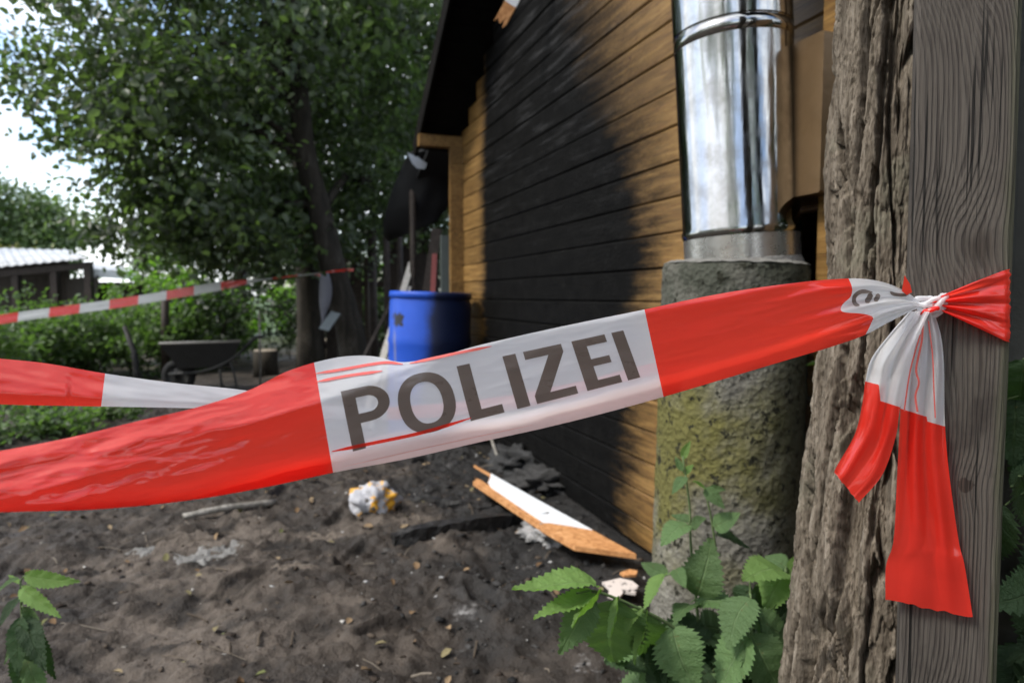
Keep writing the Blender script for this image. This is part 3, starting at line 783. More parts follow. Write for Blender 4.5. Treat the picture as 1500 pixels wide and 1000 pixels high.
# far left trees beyond the shed
tree('far rounded green tree top beyond the shed roof, the tallest one', (-27.8, 36, 0), 7.9, 3.0, 170, 44, .28, ML_FAR, 25, .25, base_frac=.1, cl_rad=.55)
tree('far rounded tree beyond the shed, lower and right of the tallest', (-25.0, 36.5, 0), 5.9, 2.0, 150, 44, .26, ML_FAR, 26, .22, base_frac=.1, cl_rad=.5)
tree('far tree at the edge of the grove beyond the shed', (-31, 34, 0), 8.5, 3.0, 150, 40, .28, ML_FAR, 27, .22, base_frac=.1, cl_rad=.5)
tree('slender pale tree far behind the end of the shed', (-19.3, 37, 0), 4.6, 1.0, 60, 40, .22, ML_FAR, 28, .12, base_frac=.1, cl_rad=.35)
# unseen trees added behind the camera for the flue to mirror
tree('garden tree facing the flue across the yard', (-3.8, -5.5, 0), 7, 1.8, 110, 40, .13, ML_MAIN, 31, .16, base_frac=.3)
tree('second garden tree opposite the cabin wall', (2.2, -7.0, 0), 7.5, 2.0, 110, 40, .13, ML_MAIN, 32, .16, base_frac=.3)

tree('low garden tree across the yard, mirrored in the flue', (-7.5, -2.0, 0), 4.6, 1.5, 90, 40, .12, ML_MAIN, 33, .13, base_frac=.15)
tree('low round garden tree behind the photographer, mirrored in the flue', (-5.8, -6.6, 0), 5.2, 1.5, 90, 40, .12, ML_MAIN, 34, .13, base_frac=.15)
tree('small garden tree near the end of the yard, mirrored in the flue', (-8.8, 1.4, 0), 3.9, 1.3, 80, 40, .12, ML_BUSH, 35, .12, base_frac=.12)
tree('leafy tree closing the view behind the plank fence', (-.4, 9.8, 0), 5.6, 1.5, 120, 44, .10, ML_DARK, 36, .14, base_frac=.12)
tree('leafy tree between the yard tree and the plank fence', (-2.6, 10.8, 0), 6.2, 1.6, 120, 44, .10, ML_DARK, 37, .14, base_frac=.2)
for i, (x, y, hh, rr, lab) in enumerate([(-7.2, -4.3, 5.0, 1.4, 'dense garden tree mirrored in the flue beside the low round one'), (-8.6, -.3, 4.4, 1.3, 'bushy garden tree mirrored in the middle of the flue'), (-9.5, 3.3, 4.2, 1.3, 'garden tree at the open side of the yard, mirrored near the flue edge'), (-3.9, -8.0, 5.5, 1.5, 'tall garden tree far behind the photographer')]):
    tree(lab, (x, y, 0), hh, rr, 100, 40, .12, ML_BUSH if i % 2 else ML_MAIN, 120 + i, .13, base_frac=.08)  # more unseen trees added for the flue's reflection
# ---- shrubs
def shrub(label, loc, rx, h, n, per, lsize, m, seed, group=None, name='shrub', cat='shrub', asp=.6, crad=.10):
    rs = np.random.RandomState(seed); loc = Vector(loc); loc.z = gz(loc.x, loc.y)
    t = empty(name, loc, label, cat, group)
    cl = ellip(n, loc + Vector((0, 0, h * .52)), (rx, rx * .9, h * .5), rs, .25)
    leaves('foliage', clump_points(cl, per, crad, rs), lsize, m, t, rs, .6, asp)
    for i in range(7):
        e = Vector(cl[rs.randint(n)]); b = loc + Vector((rs.uniform(-.3, .3) * rx, rs.uniform(-.3, .3) * rx, -.03))
        tube('stem', catmull([b, b.lerp(e, .5) + Vector((0, 0, .05)), e], 3), .008, MBARK_DK, t, 5)
    return t
GS = 'scrub along the left side of the yard'
shr = [(-15, 560, .75, 1.0), (60, 555, .6, .86), (130, 550, .6, .9), (205, 548, .55, .95), (-60, 590, .6, .95), (280, 540, .5, 1.0), (40, 545, .7, 1.05), (170, 535, .6, 1.1), (330, 530, .5, .9)]
SLAB = ['leafy scrub bush before the open front of the shed', 'scrub bush just under the widest blocks of the far tape', 'low scrub bush beside the charred black stake', 'scrub bush between the black stake and the wheelbarrow', 'nearest scrub bush reaching down to the second tape strand', 'scrub bush directly behind the wheelbarrow tray', 'tall scrub bush touching the far tape by the shed', 'tallest scrub bush standing behind the charred black stake', 'scrub bush by the handles of the wheelbarrow']
for i, (x, y, r, h) in enumerate(shr):
    shrub(SLAB[i], pz(x, y), r, h, 42, 42, .075, ML_BUSH, 40 + i, GS)
for i, (x, y, r, h) in enumerate([(20, 640, .30, .18), (95, 632, .28, .14), (160, 612, .25, .12), (-40, 650, .35, .25), (60, 605, .3, .2)]):
    shrub(['low weed patch on the soil right under the second tape strand', 'thin weed patch on the soil below the white part of the second strand', 'smallest weed tuft on bare soil near the wheelbarrow', 'thick weed patch running out of the yard along the soil', 'weed patch on the soil at the foot of the scrub bushes'][i], pz(x, y), r, h, 14, 26, .055, ML_BUSH, 60 + i, 'low weeds on the soil', 'weed_patch', 'weed', crad=.06)
LITB = [(-4.9, 15.5, .7, 1.6), (-4.2, 15.2, .8, 1.8), (-6.9, 13.2, .8, 1.9), (-5.6, 11.6, .5, 1.35), (-3.0, 16.5, .8, 1.8), (-4.6, 11.2, .5, 1.15)]
for i, (x, y, r, h) in enumerate(LITB):
    shrub(['bright yellow green bush between the wheelbarrow and the yard tree trunk', 'taller bright bush glowing right beside the dark upright trunk', 'bright green bush at the end of the shed annex', 'small bright bush under the far tape', 'bright bush shining through beside the leaning trunk', 'smallest bright bush behind the wheelbarrow'][i], (x, y, 0), r, h, 34, 36, .10, ML_LIT, 80 + i, 'bright bushes behind the yard')
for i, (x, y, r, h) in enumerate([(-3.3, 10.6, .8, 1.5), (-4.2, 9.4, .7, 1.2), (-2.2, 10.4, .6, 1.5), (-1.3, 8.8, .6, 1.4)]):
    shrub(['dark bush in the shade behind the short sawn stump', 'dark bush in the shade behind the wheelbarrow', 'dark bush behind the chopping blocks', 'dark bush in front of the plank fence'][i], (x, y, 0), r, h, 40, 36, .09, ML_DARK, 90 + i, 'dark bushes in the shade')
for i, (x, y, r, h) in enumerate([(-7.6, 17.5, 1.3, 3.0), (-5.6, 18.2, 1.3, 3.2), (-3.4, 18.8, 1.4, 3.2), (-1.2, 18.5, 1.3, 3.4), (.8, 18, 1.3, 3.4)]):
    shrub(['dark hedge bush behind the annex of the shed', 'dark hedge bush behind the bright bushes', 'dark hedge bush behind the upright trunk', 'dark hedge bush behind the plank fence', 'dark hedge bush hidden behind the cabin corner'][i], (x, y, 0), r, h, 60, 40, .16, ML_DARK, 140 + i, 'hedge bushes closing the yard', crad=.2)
for i, (x, y) in enumerate([(-23.5, 26), (-21.6, 26.5), (-19.8, 27), (-25.5, 25.5)]):
    shrub(['pale dry scrub behind the middle of the shed roof', 'highest pale dry scrub behind the shed roof', 'pale dry scrub behind the end of the shed roof', 'pale dry scrub behind the far side of the shed'][i], (x, y, 0), 1.5, 3.4 - .35 * abs(i - .8), 50, 40, .2, ML_HEATH, 100 + i, 'dry scrub behind the shed', crad=.3)

# ------------------------------------------------------------------ low shed at the far left
def corr():
    m = M('fibre_cement_roof'); p = m.pos(); n1 = m.noise(p, 1.2, 5, .6); n2 = m.noise(p, 14, 4, .6)
    m.set(m.mix(m.gray(n1, .35, .7), (.40, .41, .42), (.27, .28, .28)), .6, m.bump(n2, .2, .01)); return m.m
MCORR = corr()
SHY = 12.5
sl = px(-60, 470, SHY); sl.z = 0
shed = empty('open_shed', px(80, 470, SHY + 1) * 1.0, 'low open fronted shed with pale corrugated roof and dark inside', 'shed')
shed.location.z = 0
e0, e1 = px(-120, 402, SHY - .4), px(128, 378, SHY + .2)         # front eave line
r0, r1 = px(-120, 360, SHY + 3.4), px(104, 366, SHY + 3.6)
npan = 6
for i in range(npan):
    a, b = i / npan, (i + 1) / npan - .004; V_, F_ = [], []
    nn = 14
    for j in range(nn + 1):
        t = a + (b - a) * j / nn; h = .012 * math.sin(j * math.pi * 6 / nn * 2 / 2)
        V_ += [e0.lerp(e1, t) + Vector((0, 0, h)), r0.lerp(r1, t) + Vector((0, 0, h))]
    k = len(V_); V_ += [p - Vector((0, 0, .012)) for p in V_]
    for j in range(nn):
        F_ += [(2 * j, 2 * j + 2, 2 * j + 3, 2 * j + 1), (k + 2 * j, k + 2 * j + 1, k + 2 * j + 3, k + 2 * j + 2), (2 * j, k + 2 * j, k + 2 * j + 2, 2 * j + 2), (2 * j + 1, 2 * j + 3, k + 2 * j + 3, k + 2 * j + 1)]
    mesh('roof_panel', V_, F_, MCORR, shed, True)
zE = Vector((0, 0, -.09))
box('eave_beam', (e0 + e1) / 2 + zE + Vector((0, .12, -.03)), e1 - e0, Vector((0, .1, 0)), Vector((0, 0, .12)), MBROWNW, shed)
for xx in (-100, 12, 70, 122):
    t = (xx + 120) / 248; p = e0.lerp(e1, t) + Vector((0, .14, -.14)); box('post', Vector((p.x, p.y, p.z / 2)), Vector((0, 0, p.z)), Vector((.12, 0, 0)), Vector((0, .12, 0)), MBROWNW, shed)
bk0 = Vector((r0.x, r0.y - .1, 0)); bk1 = Vector((r1.x, r1.y - .1, 0))
nb = 18
for i in range(nb):
    p = bk0.lerp(bk1, (i + .5) / nb); hz = r0.lerp(r1, (i + .5) / nb).z - .08
    box('wall_plank', Vector((p.x, p.y, hz / 2)), Vector((0, 0, hz)), (bk1 - bk0) / nb * .97, Vector((0, .03, 0)), MBROWNW, shed)
for i in range(7):
    p = e0.lerp(e1, (i + .5) / 7 * .98) + Vector((0, .25, 0)); hz = .55 + .05 * (i % 3)
    box('parapet_plank', Vector((p.x, p.y, hz / 2)), Vector((0, 0, hz)), (e1 - e0) / 7 * .96, Vector((0, .03, 0)), MBROWNW, shed)
sw0 = Vector((e1.x, e1.y + .3, 0)); sw1 = Vector((r1.x, r1.y - .2, 0))
for i in range(10):
    p = sw0.lerp(sw1, (i + .5) / 10); box('wall_plank', Vector((p.x, p.y, .7)), Vector((0, 0, 1.4)), (sw1 - sw0) / 10 * .96, Vector((.03, 0, 0)), MBROWNW, shed)
# annex with a pale strip of roof
ax0, ax1 = px(122, 392, SHY + .6), px(200, 399, SHY + .9); ay0, ay1 = px(122, 384, SHY + 2.6), px(200, 393, SHY + 2.8)
v, f = [ax0, ax1, ay1, ay0], [(0, 1, 2, 3)]
v += [p - Vector((0, 0, .03)) for p in v]; f += [(7, 6, 5, 4), (0, 4, 5, 1), (1, 5, 6, 2), (2, 6, 7, 3), (3, 7, 4, 0)]
annex = empty('lean_to_annex', Vector(((ax0.x + ax1.x) / 2, ax0.y + 1, 0)), 'small dark annex with a flat pale roof strip at the end of the shed', 'annex')
mesh('roof_sheet', v, f, MCORR, annex)
box('fascia', (px(128, 399, SHY + .55) + px(200, 404, SHY + .85)) / 2, px(200, 404, SHY + .85) - px(128, 399, SHY + .55), Vector((0, .03, 0)), Vector((0, 0, .16)), MWHITE, annex)
for i in range(8):
    p = Vector((ax0.x, ax0.y + .4, 0)).lerp(Vector((ax1.x, ax1.y + .4, 0)), (i + .5) / 8); hz = 1.28
    box('wall_plank', Vector((p.x, p.y, hz / 2)), Vector((0, 0, hz)), (ax1 - ax0) / 8 * .95, Vector((0, .03, 0)), MBROWNW, annex)

# ------------------------------------------------------------------ lean-to behind the cabin corner
lean = empty('lean_to', wp(SL + .7, 0, .1), 'dark lean-to with sagging black sheet roof behind the cabin corner', 'lean-to')
MTARP = simple('black_sheet', (.014, .014, .015), .55, var=.3, scale=6, bump=.2)
V_, F_ = [], []; na, nb = 24, 16
LE = catmull([Vector((600, 224, 0)), Vector((590, 242, 0)), Vector((574, 280, 0)), Vector((563, 318, 0)), Vector((562, 344, 0)), Vector((569, 354, 0))], 6)
RE = catmull([Vector((664, 214, 0)), Vector((664, 228, 0)), Vector((664, 250, 0)), Vector((664, 275, 0)), Vector((660, 298, 0)), Vector((640, 326, 0))], 6)
for i in range(len(LE)):
    t = i / (len(LE) - 1)
    for j in range(nb + 1):
        u = j / nb; q = LE[i].lerp(RE[i], u)
        V_.append(px(q.x, q.y, 5.75 + .75 * t * (1 - .55 * u) - .12 * math.sin(u * math.pi) + .02 * mn.noise(Vector((q.x * .05, q.y * .03, 2)))))
for i in range(len(LE) - 1):
    for j in range(nb): F_.append((i * (nb + 1) + j, (i + 1) * (nb + 1) + j, (i + 1) * (nb + 1) + j + 1, i * (nb + 1) + j + 1))
o = mesh('sagging_sheet', V_, F_, MTARP, lean, True); md = o.modifiers.new('s', 'SOLIDIFY'); md.thickness = .02
box('roof_deck', wp(SL + .62, 2.02, -.9), WD * 1.15 + UP * -.35, WN * 2.2, UP * .03, MTARP, lean)
# grey curled flap at the top end
V_, F_ = [], []
fp = [(596, 223), (612, 230), (626, 240), (622, 248), (611, 247), (604, 240)]
for (x, y) in fp: V_.append(px(x, y, 5.5 + .002 * (x - 600)))
for (x, y) in fp: V_.append(px(x, y, 5.52 + .002 * (x - 600)))
n = len(fp); F_ = [tuple(range(n)), tuple(range(2 * n - 1, n - 1, -1))] + [(i, i + n, (i + 1) % n + n, (i + 1) % n) for i in range(n)]
mesh('curled_flap', V_, F_, simple('pale_felt', (.32, .34, .36), .6, var=.2), lean)
for (x, yt, Yd, r) in ((566, 322, 6.85, .035), (585, 300, 6.9, .03), (545, 335, 7.4, .05), (604, 260, 5.95, .03)):
    p = px(x, yt, Yd); tube('pole', [Vector((p.x + .02, p.y, -.05)), Vector((p.x, p.y, p.z * .5)), p], r, MBROWNW, lean, 7, .1)
bp = px(640, 300, 6.6)
for i in range(6):
    p = wp(SL + .35 + i * .17, 0, -.75); box('back_plank', Vector((p.x, p.y, .85)), Vector((0, 0, 1.7)), WD * .16, WN * .02, MBROWNW, lean)
pf = empty('plank_fence', Vector((-1.55, 8.0, 0)), 'dark plank fence closing the yard behind the lean-to', 'fence')
for i in range(13):
    x_ = -2.35 + i * .155; hh_ = 1.45 + .25 * rnd.random()
    if i in (2, 5): continue
    box('plank', Vector((x_, 8.3 + .03 * rnd.random(), hh_ / 2)), Vector((.02 * rnd.uniform(-1, 1), 0, hh_)), Vector((.135, 0, 0)), Vector((0, .022, 0)), MBROWNW, pf, .003)
for zr in (.4, 1.15): box('rail', Vector((-1.45, 8.36, zr)), Vector((2.0, 0, 0)), Vector((0, .04, 0)), Vector((0, 0, .07)), MBROWNW, pf)
# things leaning there
def lean_plank(name, a, b, wdt, th, m, label, cat, wd=Vector((1, 0, 0)), group=None):
    a, b = Vector(a), Vector(b); t = (b - a).normalized(); u = (wd - t * wd.dot(t)).normalized(); w2 = t.cross(u)
    o = box(name, (a + b) / 2, b - a, u * wdt, w2 * th, m, None, min(wdt, th) * .15)
    return tag(o, label, cat, group)
def gnd(x, y, Yd): p = px(x, y, Yd); p.z = gz(p.x, p.y); return p
lean_plank('plank', gnd(531, 619, 5.25), px(603, 385, 6.0), .055, .02, MPALEW, 'pale grey narrow plank leaning by the blue barrel', 'plank')
lean_plank('plank', gnd(543, 619, 5.2), px(600, 420, 5.9), .035, .018, MPALEW, 'second thin grey batten leaning just beside the blue barrel', 'plank')
lean_plank('plank', gnd(488, 610, 5.6), px(590, 410, 6.2), .03, .02, MBROWNW, 'dark brown pole leaning towards the lean-to', 'plank')
lean_plank('plank', gnd(625, 560, 5.75), px(637, 372, 5.95), .045, .02, simple('dull_red_paint', (.22, .055, .05), .6), 'dull red painted pole standing behind the blue barrel', 'pole')
lean_plank('plank', gnd(600, 560, 5.8), px(640, 335, 6.0), .09, .02, MBROWNW, 'wide brown board leaning behind the blue barrel', 'plank')
lean_plank('sheet', gnd(654, 560, 5.65), px(654, 345, 5.7), .10, .02, simple('grey_green_sheet', (.10, .115, .105), .6), 'grey green sheet standing upright beside the cabin corner', 'sheet', WN)

# ------------------------------------------------------------------ blue barrel
def barrelmat():
    m = M('blue_plastic'); P = m.obj(); n = m.noise(P, 7, 5, .6); x, y, z = m.sep(P)
    c = m.mix(n, (.008, .05, .34), (.016, .085, .50))
    sp = m.math('ADD', m.math('SQRT', m.math('ADD', m.math('POWER', m.math('ADD', x, .17), 2), m.math('POWER', m.math('SUBTRACT', z, .82), 2))), m.math('MULTIPLY', m.math('SUBTRACT', m.noise(P, 22, 4, .7), .5), .14))
    c = m.mix(m.math('MULTIPLY', m.gray(sp, .055, .035), m.gray(y, -.1, -.2)), c, (.008, .008, .012))
    drip = m.math('MULTIPLY', m.gray(m.math('ABSOLUTE', m.math('ADD', m.math('ADD', x, .19), m.math('MULTIPLY', m.math('SUBTRACT', z, .5), .03))), .012, .004), m.math('MULTIPLY', m.gray(z, .78, .7), m.gray(y, -.1, -.2)))
    c = m.mix(m.math('MULTIPLY', drip, .5), c, (.22, .21, .17))
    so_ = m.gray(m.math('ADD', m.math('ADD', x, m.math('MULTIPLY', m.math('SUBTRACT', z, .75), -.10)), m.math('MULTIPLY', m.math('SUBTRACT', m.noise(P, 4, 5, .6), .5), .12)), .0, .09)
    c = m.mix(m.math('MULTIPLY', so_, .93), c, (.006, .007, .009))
    m.set(c, .45, m.bump(n, .1, .01), spec=.35); return m.m
Yb = 4.78; bc = px(625, 434, Yb); bc.z = gz(bc.x, bc.y) - .01
rb = 60 * Yb / 1000
bar = empty('blue_barrel', bc, 'open blue plastic barrel standing at the sooty cabin corner', 'barrel')
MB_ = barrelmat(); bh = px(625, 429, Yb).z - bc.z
tiltb = (px(632, 429, Yb) - bc).normalized(); tiltb = Vector((.03, .0, 1)).normalized()
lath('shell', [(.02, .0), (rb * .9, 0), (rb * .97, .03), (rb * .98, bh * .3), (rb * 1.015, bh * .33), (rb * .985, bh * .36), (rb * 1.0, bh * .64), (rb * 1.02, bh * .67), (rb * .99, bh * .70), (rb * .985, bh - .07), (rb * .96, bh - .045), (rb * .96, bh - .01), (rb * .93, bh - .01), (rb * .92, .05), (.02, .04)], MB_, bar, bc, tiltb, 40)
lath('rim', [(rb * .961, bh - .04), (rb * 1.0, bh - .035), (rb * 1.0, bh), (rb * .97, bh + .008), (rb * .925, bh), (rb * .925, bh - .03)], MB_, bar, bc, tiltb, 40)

# ------------------------------------------------------------------ wheelbarrow
MRUST = simple('dark_galvanised', (.028, .028, .027), .6, .3, var=.4, scale=8); MRIM = simple('pale_metal_rim', (.26, .25, .23), .5, .4, var=.3)
MRUB = simple('black_rubber', (.012, .012, .012), .8)
wb0 = pz(300, 572); WY = wb0.y
wb = empty('wheelbarrow', Vector((wb0.x, WY, gz(wb0.x, WY))), 'old dark metal wheelbarrow parked in the shade before the scrub', 'wheelbarrow')
sc = WY / 1000
def wpt(x, y, dy=0): p = px(x, y, WY + dy); return p
# tray: rim rectangle tapering to a smaller bottom
rim = [(234, 505), (352, 500)]; bot = [(262, 545), (338, 541)]
V_ = []
for dy in (-.30, .30): V_ += [wpt(234, 503, dy), wpt(352, 499, dy)]
for dy in (-.18, .18): V_ += [wpt(262, 538, dy), wpt(335, 536, dy)]
F_ = [(0, 1, 5, 4), (2, 6, 7, 3), (0, 4, 6, 2), (1, 3, 7, 5), (4, 5, 7, 6)]
o = mesh('tray', V_, F_, MRUST, wb); md = o.modifiers.new('s', 'SOLIDIFY'); md.thickness = .012
ring = [V_[0], V_[1], V_[3], V_[2], V_[0]]
tube('tray_rim', ring, .014, MRIM, wb, 6)
for dy in (-.24, .24):
    tube('handle', catmull([wpt(248, 548, dy * .3), wpt(300, 543, dy * .8), wpt(340, 526, dy), wpt(372, 496, dy * 1.1), wpt(386, 494, dy * 1.1)], 4), .016, MRUST, wb, 7)
    g0 = wpt(345, 572, dy); g0.z = gz(g0.x, g0.y) + .005
    g1 = wpt(327, 572, dy); g1.z = g0.z
    tube('leg', catmull([wpt(338, 530, dy), wpt(344, 552, dy), g0, g1, wpt(322, 540, dy)], 4), .012, MRUST, wb, 7)
wc = wpt(262, 551); wc.z = gz(wc.x, wc.y) + .17
v, f = lathe_vf(wc - Vector((0, .04, 0)), Vector((0, 1, 0)), [(.12, .0), (.15, -.005), (.172, .015), (.172, .065), (.15, .085), (.12, .08), (.12, .0)], 28); ty = mesh('wheel', v, f, MRUB, wb, True)
v, f = lathe_vf(wc - Vector((0, .03, 0)), Vector((0, 1, 0)), [(.02, -.03), (.03, .0), (.115, .01), (.119, .0), (.119, .06), (.03, .055), (.02, .09)], 24); mesh('rim', v, f, MRUST, ty, True)
tube('axle_strut', [wpt(262, 540, -.05) + Vector((0, -.04, 0)), wc + Vector((0, -.09, 0))], .012, MRUST, wb, 6); tube('axle_strut', [wpt(262, 540, .05) + Vector((0, .04, 0)), wc + Vector((0, .09, 0))], .012, MRUST, wb, 6)

# ------------------------------------------------------------------ stumps and odds and ends under the tree
MENDGR = simple('cut_end_grain', (.26, .22, .17), .8, var=.35, scale=14, bump=.5)
def stump(x, yb, w_px, h_px, label, lean_=0, m=MBARK_DK):
    p = pz(x, yb); r = w_px / 2 * p.y / 1000; h = h_px * p.y / 1000
    t = empty('log_stump', Vector((p.x, p.y, gz(p.x, p.y))), label, 'stump', None)
    z = t.location.z
    tube('bark', [Vector((p.x, p.y, z - .04)), Vector((p.x, p.y, z + h * .5)), Vector((p.x, p.y, z + h))], [r * 1.05, r, r], m, t, 16, .12, True, x)
    v, f = lathe_vf(Vector((p.x, p.y, z + h)), Vector((0, 0, 1)), [(r * .98, 0.001), (r * .9, .012), (.005, .014)], 16); mesh('cut_top', v, f, MENDGR, t)
stump(390, 548, 34, 34, 'short sawn log stump standing near the wheelbarrow handles')
stump(452, 540, 34, 46, 'pale topped chopping block beside the leaning trunk')
stump(482, 540, 40, 44, 'wider dark chopping block against the leaning trunk')
# crumpled pale rag on the block
def lump(name, c, r, m, label=None, cat=None, seed=0, amp=.35, freq=3.0, sub=3, parent=None, flat=1.0, smooth=True, group=None):
    import bmesh
    bm = bmesh.new(); bmesh.ops.create_icosphere(bm, subdivisions=sub, radius=1)
    V_ = []; c = Vector(c)
    for v in bm.verts:
        d = v.co.normalized(); k = 1 + amp * mn.fractal(d * freq + Vector((seed, seed * .7, 0)), .9, 2, 4)
        q = Vector((d.x * r[0], d.y * r[1], d.z * r[2])) * k
        if flat < 1 and q.z < 0: q.z *= flat
        V_.append(c + q)
    F_ = [tuple(v.index for v in f.verts) for f in bm.faces]; bm.free()
    o = mesh(name, V_, F_, m, parent, smooth)
    if label: tag(o, label, cat, group)
    return o
pst = pz(452, 540)
lump('crumpled_rag', px(456, 489, pst.y) + Vector((.02, 0, .0)), (.16, .11, .07), simple('dirty_cloth', (.36, .31, .26), .9, var=.4, scale=12), 'crumpled pale rag lying on the chopping block', 'rag', 4, .5, 2.2)
sack = [px(474, 402, 6.35), px(468, 425, 6.33), px(470, 450, 6.34), px(476, 474, 6.36)]
V_, F_ = [], []
for i in range(9):
    t = i / 8; wdt = (.014 + .042 * math.sin(min(1, t * 1.15 + .08) * math.pi) ** .7)
    c = px(475 + 2 * math.sin(t * 4), 400 + 76 * t, 6.34)
    for j in range(9):
        u = j / 8 - .5; V_.append(c + Vector((u * 2 * wdt, -.035 * math.cos(u * math.pi) + .008 * math.sin(u * 30 + t * 3), 0)))
for i in range(8):
    for j in range(8): F_.append((i * 9 + j, i * 9 + j + 1, (i + 1) * 9 + j + 1, (i + 1) * 9 + j))
o = mesh('hanging_sack', V_, F_, simple('grey_sackcloth', (.15, .15, .165), .85, var=.25, scale=10), None, True); md = o.modifiers.new('s', 'SOLIDIFY'); md.thickness = .01
tag(o, 'limp grey sack hanging on the leaning tree trunk', 'sack')
lean_plank('plank', px(474, 483, 6.2), px(492, 458, 6.35), .10, .012, simple('grey_panel', (.16, .18, .18), .5), 'small grey panel propped on the dark chopping block', 'panel')
# thin dark stake, a hoe-like upright pole
tag(tube('dark_stake', [gnd(207, 590, 6.0), px(196, 515, 6.05), px(182, 478, 6.1)], [.03, .028, .02], MCHAR, None, 7, .15), 'charred black stake leaning among the green scrub', 'stake')
tag(tube('thin_post', [gnd(242, 560, 8.6), px(242, 425, 8.6)], .05, MBROWNW, None, 7, .1), 'thin dark post standing behind the wheelbarrow', 'post')
tag(tube('iron_rod', [gnd(381, 550, 7.4), px(380, 456, 7.4)], .012, MGREYW, None, 6), 'thin grey rod stuck upright next to the stump', 'rod')

# ------------------------------------------------------------------ debris on the ground
def plate(name, poly, z, th, m, label=None, cat=None, parent=None, tilt=None, group=None):
    """poly in photo pixels on the plane z; extruded down by th"""
    top = [pz(x, y, z + (0 if tilt is None else tilt(x, y))) for x, y in poly]; n = len(top)
    V_ = top + [p - Vector((0, 0, th)) for p in top]
    F_ = [tuple(range(n)), tuple(range(2 * n - 1, n - 1, -1))] + [(i, i + n, (i + 1) % n + n, (i + 1) % n) for i in range(n)]
    o = mesh(name, V_, F_, m, parent)
    if label: tag(o, label, cat, group)
    return o
# white painted broken board
wbz = .07
tl = lambda x, y: .02 * (932 - x) / 240
bb = empty('broken_board', pz(800, 745), 'broken board with white paint and raw orange ends lying by the burnt wall', 'board')
bb.location.z = gz(bb.location.x, bb.location.y)
plate('wood_core', [(694, 680), (868, 776), (932, 811), (842, 799), (800, 776), (693, 705), (700, 700), (695, 693)], wbz, .019, MORANGE, parent=bb, tilt=tl)
plate('paint_layer', [(719, 693), (780, 727), (868, 775.5), (838, 770), (806, 765), (797, 765), (760, 741), (719, 713), (715, 706), (718, 700)], wbz + .0025, .0022, MWHITE, parent=bb, tilt=tl)
plate('burnt_end', [(693.5, 684), (704, 690), (717, 698), (714, 706), (716, 710), (704, 702), (693, 697)], wbz + .0018, .0016, MCHAR, parent=bb, tilt=tl)
# lumps of burnt stuff
def foam():
    m = M('melted_foam'); P = m.obj(); n = m.noise(P, 9, 4, .6, .6)
    c = m.mix(m.gray(n, .50, .54), (.34, .34, .36), (.66, .33, .025)); c = m.mix(m.gray(m.noise(P, 16, 4), .6, .66), c, (.06, .055, .05))
    m.set(c, .75, m.bump(m.noise(P, 50, 4), .6, .01)); return m.m
p = gp(548, 748)
lump('foam_lump', p + Vector((0, 0, .05)), (.105, .10, .085), foam(), 'grey and yellow half melted foam lump on the soil', 'foam lump', 3, .42, 1.7, 4)
MASH = simple('pale_ash', (.30, .295, .29), .95, var=.55, scale=22, bump=1)
MASHD = simple('dark_ash', (.038, .037, .036), .95, var=.7, scale=20, bump=1)
p = gp(805, 786); lump('ash_heap', p + Vector((0, 0, .02)), (.11, .10, .05), MASH, 'crumbling pale ash heap under the broken board', 'ash heap', 9, .8, 3.0, 4)
p = gp(795, 718); lump('ash_heap', p + Vector((0, .05, .03)), (.17, .14, .06), MASHD, 'grey ash and cinder heap between the broken board and the wall', 'ash heap', 12, .8, 3.0, 4)
p = gp(760, 690); lump('cinder_heap', p + Vector((0, .1, .03)), (.16, .2, .09), simple('cinder', (.03, .03, .03), .8, var=.8, scale=20, bump=1), 'black cinder heap at the foot of the sooty wall', 'cinder heap', 14, .7, 2.5, 4)
def rough_beam(a, b, wdt, th, m, label, seed):
    n = 22; V_, F_ = [], []; ax_ = b - a; sd_ = ax_.cross(UP).normalized(); prof = [(-.5, -.5), (.5, -.5), (.5, .1), (.42, .5), (0, .47), (-.42, .5), (-.5, .1)]; k_ = len(prof)
    for i in range(n + 1):
        t = i / n; c_ = a + ax_ * t + UP * th * .35; tp = .55 + .45 * min(1, t * 6, (1 - t) * 5)
        for j, (p_, q_) in enumerate(prof):
            w_ = c_ + sd_ * p_ * wdt * tp + UP * q_ * th * tp
            V_.append(w_ + Vector((mn.noise(w_ * 26), mn.noise(w_ * 26 + Vector((9, 0, 0))), mn.noise(w_ * 26 + Vector((0, 9, 0))))) * .012)
    for i in range(n):
        for j in range(k_): F_.append((i * k_ + j, i * k_ + (j + 1) % k_, (i + 1) * k_ + (j + 1) % k_, (i + 1) * k_ + j))
    F_.append(tuple(range(k_ - 1, -1, -1))); F_.append(tuple(n * k_ + j for j in range(k_)))
    tag(mesh('charred_beam', V_, F_, m, None), label, 'beam')
a, b = gp(575, 800), gp(752, 768)
rough_beam(a, b, .075, .075, MCHAR, 'charred black beam lying on the burnt soil next to the foam lump', 1)
a, b = gp(600, 735), gp(720, 745)
rough_beam(a, b, .06, .04, MCHAR, 'half buried charred beam lying behind the longer one', 2)
tag(tube('pale_stick', [gp(737, 692) + Vector((0, 0, .01)), px(724, 655, gp(737, 692).y + .15), px(712, 620, gp(737, 692).y + .25)], [.011, .009, .008], MGREYW, None, 7, .1), 'thin pale stick standing at the far end of the broken board', 'stick')
tag(tube('stick', catmull([gp(268, 760) + Vector((0, 0, .012)), gp(330, 750) + Vector((0, 0, .02)), gp(404, 740) + Vector((0, 0, .014))], 4), [.014, .014, .015, .015, .016, .016, .016, .017, .017], MGREYW, None, 8, .15), 'bare grey stick lying flat on the soil', 'stick')
